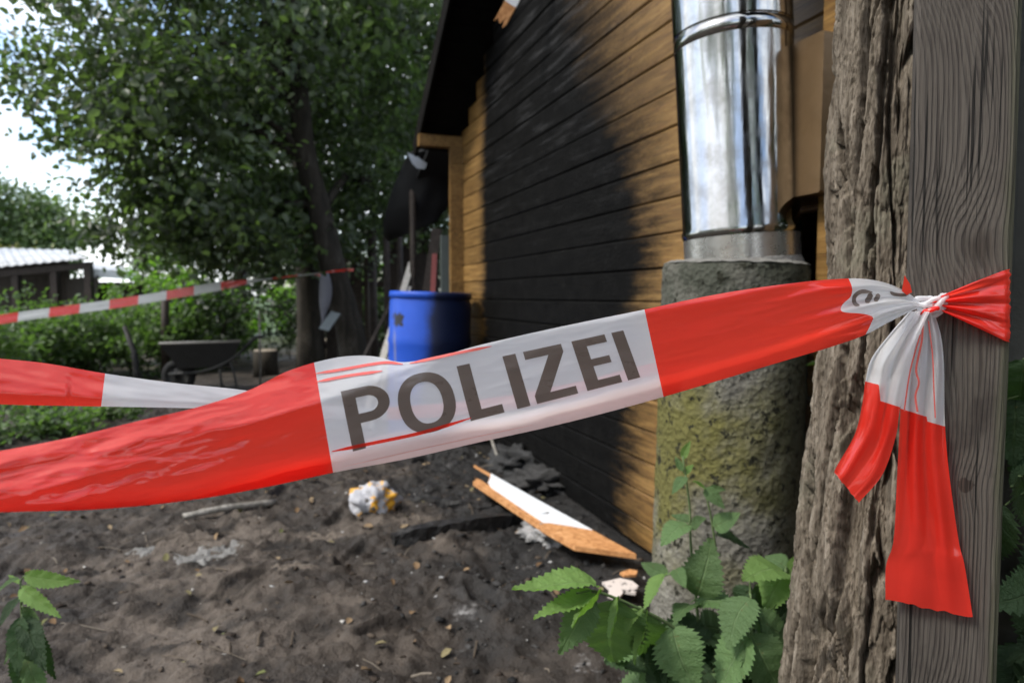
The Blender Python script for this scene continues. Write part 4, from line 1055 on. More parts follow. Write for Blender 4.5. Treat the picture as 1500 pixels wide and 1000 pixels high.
frag = [([(882, 852), (908, 846), (926, 850), (936, 858), (931, 868), (914, 866), (905, 876), (890, 872), (893, 862)], 'torn pale pink panel fragment near the column base', .03),
        ([(852, 912), (868, 905), (882, 908), (879, 928), (862, 932), (850, 924)], 'small pale panel fragment with holes under the nettle leaves', .03)]
MPALE = M('pale_panel'); _p = MPALE.obj(); _n = MPALE.noise(_p, 26, 5, .7)
MPALE.set(MPALE.mix(MPALE.gray(_n, .56, .62), (.52, .46, .42), (.035, .03, .028)), .8); MPALE = MPALE.m
for poly, lab, z in frag: plate('panel_fragment', poly, z, .008, MPALE, lab, 'fragment')
plate('wood_chip', [(908, 838), (922, 833), (934, 835), (932, 841), (914, 842)], .04, .008, MORANGE, 'bright orange wood chip beside the pink panel fragment', 'wood chip')
plate('wood_chip', [(832, 839), (838, 834), (841, 840), (836, 846)], .035, .008, MORANGE, 'tiny orange splinter left of the pink panel fragment', 'wood chip')
MASHM = simple('mixed_ash', (.17, .165, .155), .95, var=.8, scale=26, bump=1); MMUD = simple('dry_mud', (.13, .106, .085), .95, var=.6, scale=30, bump=1)
# flat dirt-crusted plates left of the middle
for i, (cx, cy, rx, ry, lab) in enumerate([(290, 820, 34, 10, 'flat pale crust of ash before the bare stick'), (215, 805, 26, 7, 'thin whitish crust of ash lying left of the larger one'), (330, 795, 28, 8, 'grey crust of ash right behind the larger one'), (430, 830, 34, 8, 'dull beige crust of dry mud in the middle of the yard'), (480, 790, 26, 7, 'small beige crust of dry mud close to the foam lump')]):
    c = gp(cx, cy); kx = c.y / 1000
    V_, F_ = [], []; nr_, na_ = 9, 40
    for a_i in range(nr_ + 1):
        for b_i in range(na_):
            th = 2 * math.pi * b_i / na_; rad_ = rx * kx * (a_i / nr_) * (.75 + .7 * mn.noise(Vector((math.cos(th) * 1.6, math.sin(th) * 1.6, i * 3.1))) + .35 * mn.noise(Vector((math.cos(th) * 5, math.sin(th) * 5, i * 3.1))))
            qx, qy = c.x + rad_ * math.cos(th) * 1.25, c.y + rad_ * math.sin(th)
            hz = gz(qx, qy) + .010 * (1 - (a_i / nr_) ** 3) - .004 + .010 * mn.noise(Vector((qx * 40, qy * 40, i)))
            V_.append((qx, qy, hz))
    for a_i in range(nr_):
        for b_i in range(na_): F_.append((a_i * na_ + b_i, (a_i + 1) * na_ + b_i, (a_i + 1) * na_ + (b_i + 1) % na_, a_i * na_ + (b_i + 1) % na_))
    tag(mesh('ash_crust', V_, F_, MASHM if i < 3 else MMUD, None, True), lab, 'crust')

# scattered clods, chips and flakes
import bmesh
def scatter(name, n, area, smin, smax, m, label, seed, flat=.6, dens=None):
    rs = np.random.RandomState(seed)
    bm = bmesh.new(); bmesh.ops.create_icosphere(bm, subdivisions=1, radius=1); base = np.array([v.co[:] for v in bm.verts]); fa_ = np.array([[v.index for v in f.verts] for f in bm.faces]); bm.free()
    Vs, Fs = [], []; cnt = 0
    while cnt < n:
        x = rs.uniform(area[0], area[1]); y = rs.uniform(area[2], area[3])
        o = (x - P0.x) * WN.x + (y - P0.y) * WN.y
        if o < .05 or (dens and rs.rand() > dens(x, y, o)): continue
        s = smin * (smax / smin) ** (rs.rand() ** 2.0)
        q = base * (1 + .5 * rs.normal(size=(len(base), 1)).clip(-1.2, 1.2)) * np.array([rs.uniform(.4, 1.7), rs.uniform(.5, 1.3), flat * rs.uniform(.5, 1.2)]) * s
        a = rs.uniform(0, 6.28); R = np.array([[math.cos(a), -math.sin(a), 0], [math.sin(a), math.cos(a), 0], [0, 0, 1]])
        q = q @ R.T + np.array([x, y, gz(x, y) + s * flat * .05])
        Vs.append(q); Fs.append(fa_ + cnt * len(base)); cnt += 1
    o = mesh(name, np.concatenate(Vs), np.concatenate(Fs), m); tag(o, label, kind='stuff'); return o
def chipmat(name, cols, rough=.9):
    m = M(name); r = m.islrand(); n = len(cols)
    m.set(m.ramp(r, [(i / (n - 1), c) for i, c in enumerate(cols)]), rough, m.bump(m.noise(m.pos(), 120, 3), .6, .005), spec=.2); return m.m
AR = (-2.8, .9, 1.5, 6.0)
scatter('soil_clods', 3600, AR, .002, .014, chipmat('clod', [(.022, .016, .012), (.042, .031, .023), (.075, .058, .043), (.032, .024, .018)]), 'loose crumbs and clods of soil', 1)
scatter('stones', 220, AR, .003, .009, chipmat('stone', [(.16, .15, .13), (.30, .28, .25), (.45, .43, .40), (.22, .2, .17)]), 'small pale stones in the soil', 2)
scatter('char_crumbs', 1100, (-1.5, .9, 1.7, 5.4), .003, .015, chipmat('char_chip', [(.007, .007, .007), (.02, .019, .018), (.05, .048, .046)], .7), 'black charcoal crumbs near the wall', 3, .6, lambda x, y, o: 1 if o < 1.0 else .08)
scatter('ash_flakes', 240, (-1.5, .9, 1.9, 5.4), .002, .010, chipmat('ash_chip', [(.12, .12, .12), (.25, .25, .245), (.42, .41, .4)]), 'white ash flakes near the wall', 4, .35, lambda x, y, o: 1 if o < 1.2 else .12)
# dead leaves and straw
rs = np.random.RandomState(8); n = 420
xy = np.stack([rs.uniform(-2.8, .8, n), rs.uniform(1.6, 6.5, n)], 1); keep = ((xy[:, 0] - P0.x) * WN.x + (xy[:, 1] - P0.y) * WN.y) > .1; xy = xy[keep]
c = np.concatenate([xy, (ground_h(xy[:, 0], xy[:, 1]) + .012)[:, None]], 1)
o = leaves('leaf_litter', c, .034, chipmat('dead_leaf', [(.10, .06, .03), (.17, .11, .06), (.24, .18, .11), (.08, .09, .03)]), None, rs, 1.6); tag(o, 'small dead leaves lying on the soil', kind='stuff')

rs = np.random.RandomState(18); VT, FT = [], []
for i in range(150):
    x_, y_ = rs.uniform(-2.4, .6), rs.uniform(1.75, 5.0)
    if (x_ - P0.x) * WN.x + (y_ - P0.y) * WN.y < .15: continue
    a_ = rs.uniform(0, 6.28); l_ = rs.uniform(.03, .13); z_ = gz(x_, y_) + .006
    e_ = Vector((x_ + l_ * math.cos(a_), y_ + l_ * math.sin(a_), 0)); e_.z = gz(e_.x, e_.y) + .006
    m_ = Vector(((x_ + e_.x) / 2 + rs.uniform(-.008, .008), (y_ + e_.y) / 2, (z_ + e_.z) / 2 + .004))
    v, f = tube_vf([Vector((x_, y_, z_)), m_, e_], rs.uniform(.0012, .0034), 5); k = len(VT); VT += v; FT += [tuple(q + k for q in ff) for ff in f]
tag(mesh('twig_litter', VT, FT, chipmat('twig', [(.035, .026, .018), (.08, .062, .045), (.17, .145, .115), (.05, .038, .027)])), 'thin twigs and straw scattered over the soil', kind='stuff')

# ------------------------------------------------------------------ barrier tapes
def tapemat(name, col, trans_col, transp=.10, trans=.42, rough=.28, streak=1.0):
    m = M(name); P = m.pos()
    q = m.mapv(P, (9, 9, 70), rot=(0, math.radians(-13), 0)); f = m.noise(q, 1.0, 4, .6); f2 = m.noise(m.mapv(P, (40, 40, 160), rot=(0, math.radians(-13), 0)), 1, 3, .6)
    bl = m.noise(m.mapv(P, (14, 14, 40)), 1, 3)
    c = m.mix(m.gray(bl, .3, .75), tuple(x * .90 for x in col), col)
    m.set(c, m.math('MULTIPLY_ADD', f2, .2, rough - .1), m.bump(f, .09 * streak, .004, m.bump(f2, .05 * streak, .0012)), spec=.7)
    m.b.inputs['Coat Weight'].default_value = .55; m.b.inputs['Coat Roughness'].default_value = .10; m.b.inputs['Coat IOR'].default_value = 1.6
    tr = m.n('ShaderNodeBsdfTranslucent'); tr.inputs[0].default_value = (*trans_col, 1)
    ms = m.n('ShaderNodeMixShader'); ms.inputs[0].default_value = trans; m.L(m.b.outputs[0], ms.inputs[1]); m.L(tr.outputs[0], ms.inputs[2])
    tp = m.n('ShaderNodeBsdfTransparent'); m2 = m.n('ShaderNodeMixShader'); m2.inputs[0].default_value = transp
    tp.inputs[0].default_value = (*[min(1, x * 1.1) for x in col], 1)
    m.L(ms.outputs[0], m2.inputs[1]); m.L(tp.outputs[0], m2.inputs[2]); m.L(m2.outputs[0], m.out.inputs[0]); return m.m
MTR = tapemat('red_film', (.96, .050, .032), (1.0, .07, .04), .05, .56, .13)
MTW = tapemat('white_film', (.82, .82, .83), (.92, .90, .90), .17, .52, .2)
MTK = tapemat('grey_print', (.150, .122, .105), (.26, .20, .165), .06, .35, .3)
MTPK = tapemat('pink_film', (.86, .62, .58), (.92, .62, .58), .10)
MTP = tapemat('pale_red_film', (.86, .16, .13), (.9, .2, .15), .10)

D0 = interp([(-90, .395), (0, .412), (250, .455), (460, .505), (700, .565), (960, .630), (1150, .685), (1250, .712), (1345, .742)])
YT = interp([(-90, 674), (0, 660), (100, 641), (200, 617), (300, 593), (370, 569), (420, 544), (460, 531), (515, 521), (550, 522), (585, 530), (620, 527), (700, 506), (800, 483), (945, 453), (1050, 431), (1150, 416), (1220, 409), (1260, 408), (1300, 415), (1330, 429), (1347, 441)])
YB = interp([(-90, 755), (0, 750), (150, 745), (300, 729), (400, 711), (488, 692), (600, 671), (700, 648), (800, 626), (900, 601), (972, 581), (1050, 558), (1150, 528), (1220, 507), (1270, 489), (1300, 473), (1330, 458), (1347, 450)])
CR1 = interp([(-90, 728), (0, 716), (64, 700), (250, 649), (467, 588), (560, 553), (620, 533), (700, 508), (800, 485), (945, 458), (1050, 437), (1200, 418), (1345, 446)])
CR2 = interp([(-90, 748), (0, 742), (250, 724), (470, 668), (600, 640), (700, 613), (850, 586), (980, 549), (1110, 512), (1230, 470), (1300, 455), (1347, 448)])
def soft(x, w): return .5 * (x + math.sqrt(x * x + w * w)) - .5 * w * .2
def main_Y(x, y):
    x_ = min(max(x, -90), 1347); D = float(D0(x_)); yt, yb = float(YT(x_)), float(YB(x_)); h = max(yb - yt, 4)
    v = (y - yt) / h
    c1, c2 = float(CR1(x_)), float(CR2(x_)); kk = D / 1000
    d = D + kk * ((.62 + .4 * float(sstep(420, 560, x_))) * soft(c1 - y, 2.2) + .85 * soft(y - c2, 2.2))
    near = float(sstep(1100, 1330, x_))
    d += kk * (6.5 * near * math.sin(v * 15 + x * .012) + 3.2 * near * math.sin(v * 34 + 1 + x * .02)) * (1 - .75 * float(sstep(1310, 1347, x_)))
    amp = 1 + 1.1 * float(sstep(500, 150, x_))
    d += kk * amp * (3.4 * mn.noise(Vector((x * .007 + y * .004, y * .035 + x * .008, 1))) + 0.9 * mn.noise(Vector((x * .018, (y + x * .22) * .07, 4))) + .25 * mn.noise(Vector((x * .05, (y + x * .22) * .16, 9))))
    d += kk * 1.5 * abs(mn.noise(Vector((x * .016, (y + x * .22) * .10, 51)))) + kk * .7 * abs(mn.noise(Vector((x * .05, (y + x * .22) * .24, 57))))
    lf = float(sstep(480, 200, x_)); d += kk * lf * 8 * abs(mn.noise(Vector((x * .006 + 3, (y + x * .27) * .030, 31)))) + kk * lf * 3 * abs(mn.noise(Vector((x * .014 + 3, (y + x * .27) * .06, 37))))
    d += kk * 9 * math.exp(-((x - 585) / 50) ** 2) * math.exp(-((y - yt) / 30) ** 2)
    return d
VB = interp([(0, 0), (.15, 4), (.3, 2), (.42, -8), (.52, -6), (.6, 14), (.72, 28), (.85, 26), (1, 20)])
keys = [(-88, -88), (460, 488), (944, 972), (1243, 1243), (1346, 1346)]
ncol = [90, 90, 66, 34]; NV = 64
tape = empty('police_tape', on_post(1345, 446), 'wide red and white barrier tape printed POLIZEI stretched from the wooden post', 'barrier tape')
V_, F_, mi = [], [], []
cols = []
for s_ in range(4):
    for i in range(ncol[s_] + (1 if s_ == 3 else 0)):
        t = i / ncol[s_]; cols.append((keys[s_][0] * (1 - t) + keys[s_ + 1][0] * t, keys[s_][1] * (1 - t) + keys[s_ + 1][1] * t, s_, t))
pxs = []
for (xt, xb, s_, t) in cols:
    for j in range(NV + 1):
        v = j / NV; x = xt + (xb - xt) * v
        if s_ == 3: x += float(VB(v)) * (1 - t) * 1.25
        elif s_ == 2: x += float(VB(v)) * t ** 3 * 1.25
        yt, yb = float(YT(x)), float(YB(x)); y = yt + (yb - yt) * v
        V_.append(px(x, y, main_Y(x, y)))
nc = len(cols)
# the strand goes on past the frame: straight continuation in space
ext = 26; first = V_[:NV + 1]; sec = V_[12 * (NV + 1):13 * (NV + 1)]
dirv = (sum(first, Vector()) - sum(sec, Vector())) / (NV + 1); dirv.normalize()
pre = []
fc0 = sum(first, Vector()) / (NV + 1)
for e in range(ext, 0, -1):
    L = 1.1 * e / ext; pre += [fc0 + (p - fc0) * (1 - .25 * e / ext) + dirv * L + Vector((0, 0, .05 * (e / ext) ** 2)) for p in first]
V_ = pre + V_
for i in range(nc + ext - 1):
    s_ = cols[i - ext][2] if i >= ext else 0
    for j in range(NV):
        F_.append((i * (NV + 1) + j, i * (NV + 1) + j + 1, (i + 1) * (NV + 1) + j + 1, (i + 1) * (NV + 1) + j)); mi.append(0 if s_ in (0, 2) else 1)
mesh('film', V_, F_, [MTR, MTW], tape, True, mi)
# folded-back edge behind the lower part of the film
V_, F_, mi = [], [], []
xs = list(np.linspace(-80, 1250, 120)); NB = 8
for x in xs:
    yb = float(YB(x)); hgt = min(40, (yb - float(YT(x))) * .30) * (.6 + .4 * mn.noise(Vector((x * .006, 0, 0))) + .25)
    for j in range(NB + 1):
        y = yb - .5 - hgt * j / NB; V_.append(px(x, y, main_Y(x, min(y, yb)) + (.0012 + .006 * math.sin(math.pi * min(1, j / NB * .55)))))
for i in range(len(xs) - 1):
    for j in range(NB): F_.append((i * (NB + 1) + j, i * (NB + 1) + j + 1, (i + 1) * (NB + 1) + j + 1, (i + 1) * (NB + 1) + j)); mi.append(0 if xs[i] < 478 else (2 if xs[i] < 985 else 1))
mesh('folded_edge', V_, F_, [MTR, MTW, MTPK], tape, True, mi)
# printed letters
TLc, TRc, BLc, BRc = (499, 573), (911, 484), (517, 661), (936, 553)
def tq(a, b):      # a along the text 0..1, b 0 top .. 1 bottom -> pixel
    x = (TLc[0] * (1 - a) + TRc[0] * a) * (1 - b) + (BLc[0] * (1 - a) + BRc[0] * a) * b
    y = (TLc[1] * (1 - a) + TRc[1] * a) * (1 - b) + (BLc[1] * (1 - a) + BRc[1] * a) * b
    return x, y
def strip_letter(strips, name='letter'):
    V_, F_ = [], []
    for A, B in strips:      # two polylines of equal length in text coordinates
        n = len(A); m_ = 4; k = len(V_)
        for (p, q) in zip(A, B):
            for j in range(m_ + 1):
                t = j / m_; x, y = tq(p[0] + (q[0] - p[0]) * t, p[1] + (q[1] - p[1]) * t)
                V_.append(px(x, y, main_Y(x, y) - .0007))
        for i in range(n - 1):
            for j in range(m_): F_.append((k + i * (m_ + 1) + j, k + i * (m_ + 1) + j + 1, k + (i + 1) * (m_ + 1) + j + 1, k + (i + 1) * (m_ + 1) + j))
    mesh(name, V_, F_, MTK, tape, True)
def rect(a0, a1, b0, b1, n=10):
    if (a1 - a0) * 4.5 > (b1 - b0): return ([(a0 + (a1 - a0) * i / n, b0) for i in range(n + 1)], [(a0 + (a1 - a0) * i / n, b1) for i in range(n + 1)])
    return ([(a0, b0 + (b1 - b0) * i / n) for i in range(n + 1)], [(a1, b0 + (b1 - b0) * i / n) for i in range(n + 1)])
st_ = .046      # stem width in text units
hb = .16        # bar height
# P
bow_o = [(.085 + .075 * math.sin(t), .29 - .29 * math.cos(t)) for t in [math.pi * i / 16 for i in range(17)]]
bow_i = [(.085 + .034 * math.sin(t), .29 - .135 * math.cos(t)) for t in [math.pi * i / 16 for i in range(17)]]
strip_letter([rect(0, st_, 0, 1, 16), rect(st_, .085, 0, .155, 6), rect(st_, .085, .425, .58, 6), (bow_o, bow_i)])
# O
def ring(cx, cy, ra, rb, sa, sb2, n=40):
    sgn = lambda c: math.copysign(abs(c) ** .88, c)
    return ([(cx + ra * sgn(math.sin(2 * math.pi * i / n)), cy - rb * sgn(math.cos(2 * math.pi * i / n))) for i in range(n + 1)],
            [(cx + sa * sgn(math.sin(2 * math.pi * i / n)), cy - sb2 * sgn(math.cos(2 * math.pi * i / n))) for i in range(n + 1)])
strip_letter([ring(.282, .5, .098, .52, .055, .36)])
strip_letter([rect(.412, .412 + st_, 0, 1, 16), rect(.412 + st_, .530, .84, 1, 6)])
strip_letter([rect(.575, .575 + st_, 0, 1, 16)])
# Z
zo = .648
strip_letter([rect(zo, zo + .135, 0, .155, 10), rect(zo - .004, zo + .14, .845, 1, 10),
              ([(zo + .082 - .086 * i / 12, .155 + .69 * i / 12) for i in range(13)], [(zo + .135 - .084 * i / 12, .155 + .69 * i / 12) for i in range(13)])])
eo = .820
strip_letter([rect(eo, eo + st_, 0, 1, 16), rect(eo + st_, eo + .118, 0, .155, 6), rect(eo + st_, eo + .110, .42, .565, 6), rect(eo + st_, eo + .122, .845, 1, 6)])
strip_letter([rect(.962, .962 + st_ * .93, 0, 1, 16)])
# red strips paint the strand behind shining through; ghost letters near the knot
def inked(poly, w0, m, name, lift=.0009, n=28):
    P_ = catmull([Vector((x, y, 0)) for x, y in poly], n // (len(poly) - 1)); V_, F_ = [], []
    for i, p in enumerate(P_):
        t = (P_[min(i + 1, len(P_) - 1)] - P_[max(i - 1, 0)]).normalized(); nn = Vector((-t.y, t.x, 0)); e = i / (len(P_) - 1); wdt = w0 * (.25 + .75 * min(1, 6 * e, 6 * (1 - e))) * .5
        for sg in (-1, 0, 1):
            q = p + nn * wdt * sg; V_.append(px(q.x, q.y, main_Y(q.x, q.y) - lift))
    for i in range(len(P_) - 1):
        for j in range(2): F_.append((i * 3 + j, i * 3 + j + 1, (i + 1) * 3 + j + 1, (i + 1) * 3 + j))
    mesh(name, V_, F_, m, tape, True)
inked([(486, 661), (540, 650), (620, 633), (690, 612)], 5, MTR, 'tape_line', .0012)
inked([(462, 547), (500, 541), (560, 531), (590, 533)], 4, MTP, 'tape_line')
inked([(463, 559), (510, 550), (560, 543)], 4, MTP, 'tape_line')
inked([(600, 532), (660, 519), (720, 507)], 4, MTP, 'tape_line')
inked([(500, 684), (640, 652), (780, 622)], 1.2, MTPK, 'tape_line')
for poly, w_ in (([(1278, 428), (1262, 427), (1252, 434), (1252, 444), (1259, 447)], 6), ([(1276, 429), (1273, 437), (1268, 443)], 8), ([(1287, 430), (1285, 436), (1281, 441)], 7), ([(1304, 427), (1310, 431), (1322, 432), (1332, 430)], 5)):
    inked(poly, w_, MTK, 'letter', .0012)

# second strand (the return of the same tape), runs behind the first one to the knot
YT2 = interp([(-90, 516), (0, 525), (60, 531), (155, 547), (250, 560), (370, 573), (470, 592), (700, 585), (1000, 520), (1200, 463), (1338, 441)])
YB2 = interp([(-90, 588), (0, 592), (150, 595), (300, 598), (350, 599), (400, 606), (470, 612), (700, 606), (1000, 540), (1200, 478), (1338, 449)])
D2 = interp([(-90, .50), (0, .515), (370, .585), (700, .65), (1000, .69), (1200, .715), (1338, .742)])
strand = []
V_, F_, mi = [], [], []
NV2 = 20; xs2 = list(np.linspace(-88, 154, 50)) + list(np.linspace(156, 1336, 110))
for x in xs2:
    yt, yb = float(YT2(x)), float(YB2(x)); D = float(D2(x))
    for j in range(NV2 + 1):
        v = j / NV2; xx = x - (6 * v if 100 < x < 200 else 0); y = yt + (yb - yt) * v; kk = D / 1000
        d = D + kk * (.55 * soft((.78 - v) * (yb - yt), 4) + .9 * soft((v - .78) * (yb - yt), 3) + 3.0 * mn.noise(Vector((x * .012, y * .05 - x * .01, 21))) + 1.4 * mn.noise(Vector((x * .03, y * .12 - x * .02, 5))))
        V_.append(px(xx, y, d))
f2_ = V_[:NV2 + 1]; s2_ = V_[10 * (NV2 + 1):11 * (NV2 + 1)]; dv = ((sum(f2_, Vector()) - sum(s2_, Vector())) / (NV2 + 1)).normalized(); pre = []
for e in range(20, 0, -1): pre += [p + dv * (1.1 * e / 20) for p in f2_]
V_ = pre + V_
for i in range(len(xs2) + 19):
    for j in range(NV2):
        F_.append((i * (NV2 + 1) + j, i * (NV2 + 1) + j + 1, (i + 1) * (NV2 + 1) + j + 1, (i + 1) * (NV2 + 1) + j)); mi.append(0 if (i < 20 + 49 or (xs2[max(0, i - 20)] > 560 and xs2[max(0, i - 20)] < 1000)) else 1)
mesh('second_strand', V_, F_, [MTR, MTW], tape, True, mi)

# tails: surfaces between a left and a right edge polyline, hanging in front of the post
def tail(name, Lp_, Rp_, bnd, lift, pleat, npl, seed=0, ragged=0.0, rows_=70, colsn=44, mred=MTR):
    """Lp_/Rp_: pixel polylines of equal length; bnd(u) -> row fraction where white turns red"""
    LL = catmull([Vector((x, y, 0)) for x, y in Lp_], 12); RR = catmull([Vector((x, y, 0)) for x, y in Rp_], 12); n = len(LL)
    V_, F_, mi = [], [], []
    def at(Q, t):
        k = t * (n - 1); i = min(int(k), n - 2); return Q[i].lerp(Q[i + 1], k - i)
    b = bnd
    for i in range(rows_ + 1):
        for j in range(colsn + 1):
            u = j / colsn; bb_ = b(u); r_ = i / rows_
            # remap so that row rows_/3 is exactly the colour border
            t = r_ * 3 * bb_ if r_ <= 1 / 3 else bb_ + (r_ - 1 / 3) * 1.5 * (1 - bb_)
            p = at(LL, t).lerp(at(RR, t), u)
            if ragged and i == rows_: p.y += ragged * (mn.noise(Vector((u * 3, seed, 2))) + .3 * mn.noise(Vector((u * 11, seed, 2))))
            base = post_Y(p.x, p.y)
            fade = .25 + .75 * (1 - t)
            d = lift + pleat * (.5 + .5 * math.sin(u * npl * 2 * math.pi + seed + 1.2 * t + 1.5 * mn.noise(Vector((u * 3, t * 3, seed))))) * fade + .004 * mn.noise(Vector((u * 2.5, t * 5, seed + 3))) + .0022 * abs(mn.noise(Vector((u * 4.5 + t * 1.5, t * 2.6, seed + 7))))
            V_.append(px(p.x, p.y, base - max(.002, d)))
    for i in range(rows_):
        for j in range(colsn): F_.append((i * (colsn + 1) + j, i * (colsn + 1) + j + 1, (i + 1) * (colsn + 1) + j + 1, (i + 1) * (colsn + 1) + j)); mi.append(1 if i < rows_ / 3 - .34 else 0)
    return mesh(name, V_, F_, [mred, MTW], tape, True, mi)
tail('hanging_tail', [(1341, 455), (1330, 495), (1322, 540), (1319, 600), (1314, 700), (1309, 790), (1298, 828), (1297, 878)],
     [(1368, 455), (1379, 495), (1383, 540), (1384, 616), (1390, 690), (1404, 790), (1413, 828), (1425, 903)], lambda u: .425 + (.012 if u > .6 else 0) + .008 * u, .006, .010, 2.6, 1.0, 6, 90, 56)
tail('hanging_tail', [(1332, 456), (1305, 487), (1277, 524), (1268, 556), (1263, 592), (1252, 636), (1226, 682), (1222, 692)],
     [(1362, 456), (1343, 500), (1331, 540), (1324, 570), (1317, 606), (1312, 640), (1293, 694), (1258, 736)], lambda u: .435 if u < .36 else (.435 + min(1, (u - .36) / .10) * .085 + .01 * u), .020, .012, 2.0, 3.0, 5, 80, 50)
# red line prints on the tails
def tail_ink(poly, w0, Dl):
    P_ = catmull([Vector((x, y, 0)) for x, y in poly], 8); V_, F_ = [], []
    for i, p in enumerate(P_):
        for sg in (-1, 1): V_.append(px(p.x + sg * w0 / 2, p.y, post_Y(p.x, p.y) - Dl))
    for i in range(len(P_) - 1): F_.append((2 * i, 2 * i + 1, 2 * i + 3, 2 * i + 2))
    mesh('tape_line', V_, F_, MTP, tape, True)
tail_ink([(1352, 468), (1350, 500), (1342, 540), (1346, 560), (1341, 580), (1344, 603)], 3.2, .019)
tail_ink([(1348, 490), (1334, 540), (1326, 590), (1325, 602)], 2.4, .020)
tail_ink([(1360, 470), (1366, 520), (1368, 570), (1370, 612)], 2.0, .019)
# fan to the right that wraps the post edge
V_, F_ = [], []; ni, nj = 36, 40
edge_x = 1474
for i in range(ni + 1):
    t = i / ni; x = 1366 + (edge_x + 2 - 1366) * min(1, t / .8)
    tt_ = min(1, t / .8); yt = 440 + (394 - 440) * tt_ ** .9; yb = 450 + (501 - 450) * tt_ ** 1.05
    for j in range(nj + 1):
        v = j / nj; y = yt + (yb - yt) * v
        pl = (.0055 * (1 - tt_) + .0040) * (math.sin(v * 21 + .7) * .5 + .5) * (.4 + .6 * math.sin(math.pi * min(1, tt_ + .12))) + .002 * (1 - tt_) + .001 * mn.noise(Vector((v * 18, t * 3, 0)))
        lift = .0025 + pl + .010 * (1 - tt_) * (1 - tt_)
        p = px(x, y, post_Y(x, y) - lift)
        if t > .8: p = px(edge_x + 2.5, y, post_Y(edge_x + 2.5, y) - .002) + pyv * (.09 * (t - .8) / .2) + PU * (.0022 + .002 * mn.noise(Vector((v * 20, t * 5, 1))))
        V_.append(p)
for i in range(ni):
    for j in range(nj): F_.append((i * (nj + 1) + j, i * (nj + 1) + j + 1, (i + 1) * (nj + 1) + j + 1, (i + 1) * (nj + 1) + j))
mesh('wrapped_end', V_, F_, MTR, tape, True)
# the knot: wound strips
kc = on_post(1354, 447) - Vector((0, .014, 0))
def coil(r, turns, tilt, off, rad, m, n=40):
    pts = []
    for i in range(n + 1):
        a = turns * 2 * math.pi * i / n; q = Vector((r[0] * math.cos(a), r[1] * math.sin(a) - .001 * i / n, r[2] * math.sin(a + tilt))); pts.append(kc + off + q)
    v, f = tube_vf(pts, rad, 8, .75, True, 3); return v, f
v, f = join(coil((.0125, .008, .007), 1.6, .8, Vector((0, 0, 0)), .0034, MTW), coil((.007, .009, .009), 1.3, 2.0, Vector((.003, -.003, .001)), .0030, MTW), coil((.012, .006, .004), 1.0, .2, Vector((-.006, 0, .004)), .0030, MTW),
            coil((.010, .008, .010), 1.2, 3.0, Vector((-.001, -.002, -.002)), .0026, MTW), coil((.006, .006, .011), 1.1, 1.2, Vector((.006, -.001, -.001)), .0028, MTW))
mesh('knot', v, f, MTW, tape, True)
v, f = coil((.009, .008, .0035), .8, 2.4, Vector((-.004, -.004, -.006)), .0022, MTR); mesh('knot_strand', v, f, MTR, tape, True)
v, f = [px(1321, 426, .737), px(1325, 403, .735), px(1333, 416, .738), px(1336, 428, .740), px(1328, 432, .739)], [(0, 1, 2), (0, 2, 3, 4)]
mesh('frayed_tip', v, f, MTR, tape)

# far barrier tape with red and white blocks, tied round the leaning trunk
far_pts = [px(-160, 500, 5.4), px(0, 468, 5.6), px(180, 443, 5.9), px(360, 413, 6.25), px(470, 400, 6.42), px(506, 397, 6.40)]
FP = catmull(far_pts, 30); cum = [0]
for i in range(1, len(FP)): cum.append(cum[-1] + (FP[i] - FP[i - 1]).length)
tot = cum[-1]; seg = .235; nseg = int(tot / seg) + 1; V_, F_, mi = [], [], []
def onp(d):
    i = min(max(int(np.searchsorted(cum, d)) - 1, 0), len(FP) - 2); t = (d - cum[i]) / max(1e-6, cum[i + 1] - cum[i]); return FP[i].lerp(FP[i + 1], min(max(t, 0), 1))
sub = 6; NN = nseg * sub
for i in range(NN + 1):
    d = tot * i / NN; p = onp(d); e = float(sstep(.66, .82, d / tot)); hw_ = .040 * (1 - .8 * e); an = .25 * math.sin(d * 1.3) + e * .9 * math.sin(d * 5)
    for j in (-1, -.33, .33, 1): V_.append(p + Vector((0, hw_ * j * math.sin(an), hw_ * j * math.cos(an))) + Vector((0, .004 * mn.noise(Vector((d * 6, j, 0))), 0)))
off_ = 1
for i in range(NN):
    for j in range(3): F_.append((i * 4 + j, (i + 1) * 4 + j, (i + 1) * 4 + j + 1, i * 4 + j + 1)); mi.append((i // sub + off_) % 2)
far = empty('far_barrier_tape', far_pts[-1], 'narrow red and white block barrier tape strung from the leaning trunk past the scrub', 'barrier tape')
mesh('film', V_, F_, [tapemat('far_red_film', (.72, .05, .035), (.8, .08, .05), .02), tapemat('far_white_film', (.62, .61, .58), (.6, .6, .56), .03)], far, False, mi)
rg = []
for i in range(25):
    a = 2 * math.pi * i / 24; c = px(490, 399, 6.6); rg.append((c, a))
V_, F_ = [], []
for (c, a) in rg:
    for dz in (-.007, .007): V_.append(c + Vector((.185 * math.cos(a), .185 * math.sin(a), dz + .03 * math.cos(a))))
for i in range(24): F_.append((2 * i, 2 * i + 2, 2 * i + 3, 2 * i + 1))
mesh('loop', V_, F_, MTR, far, True)

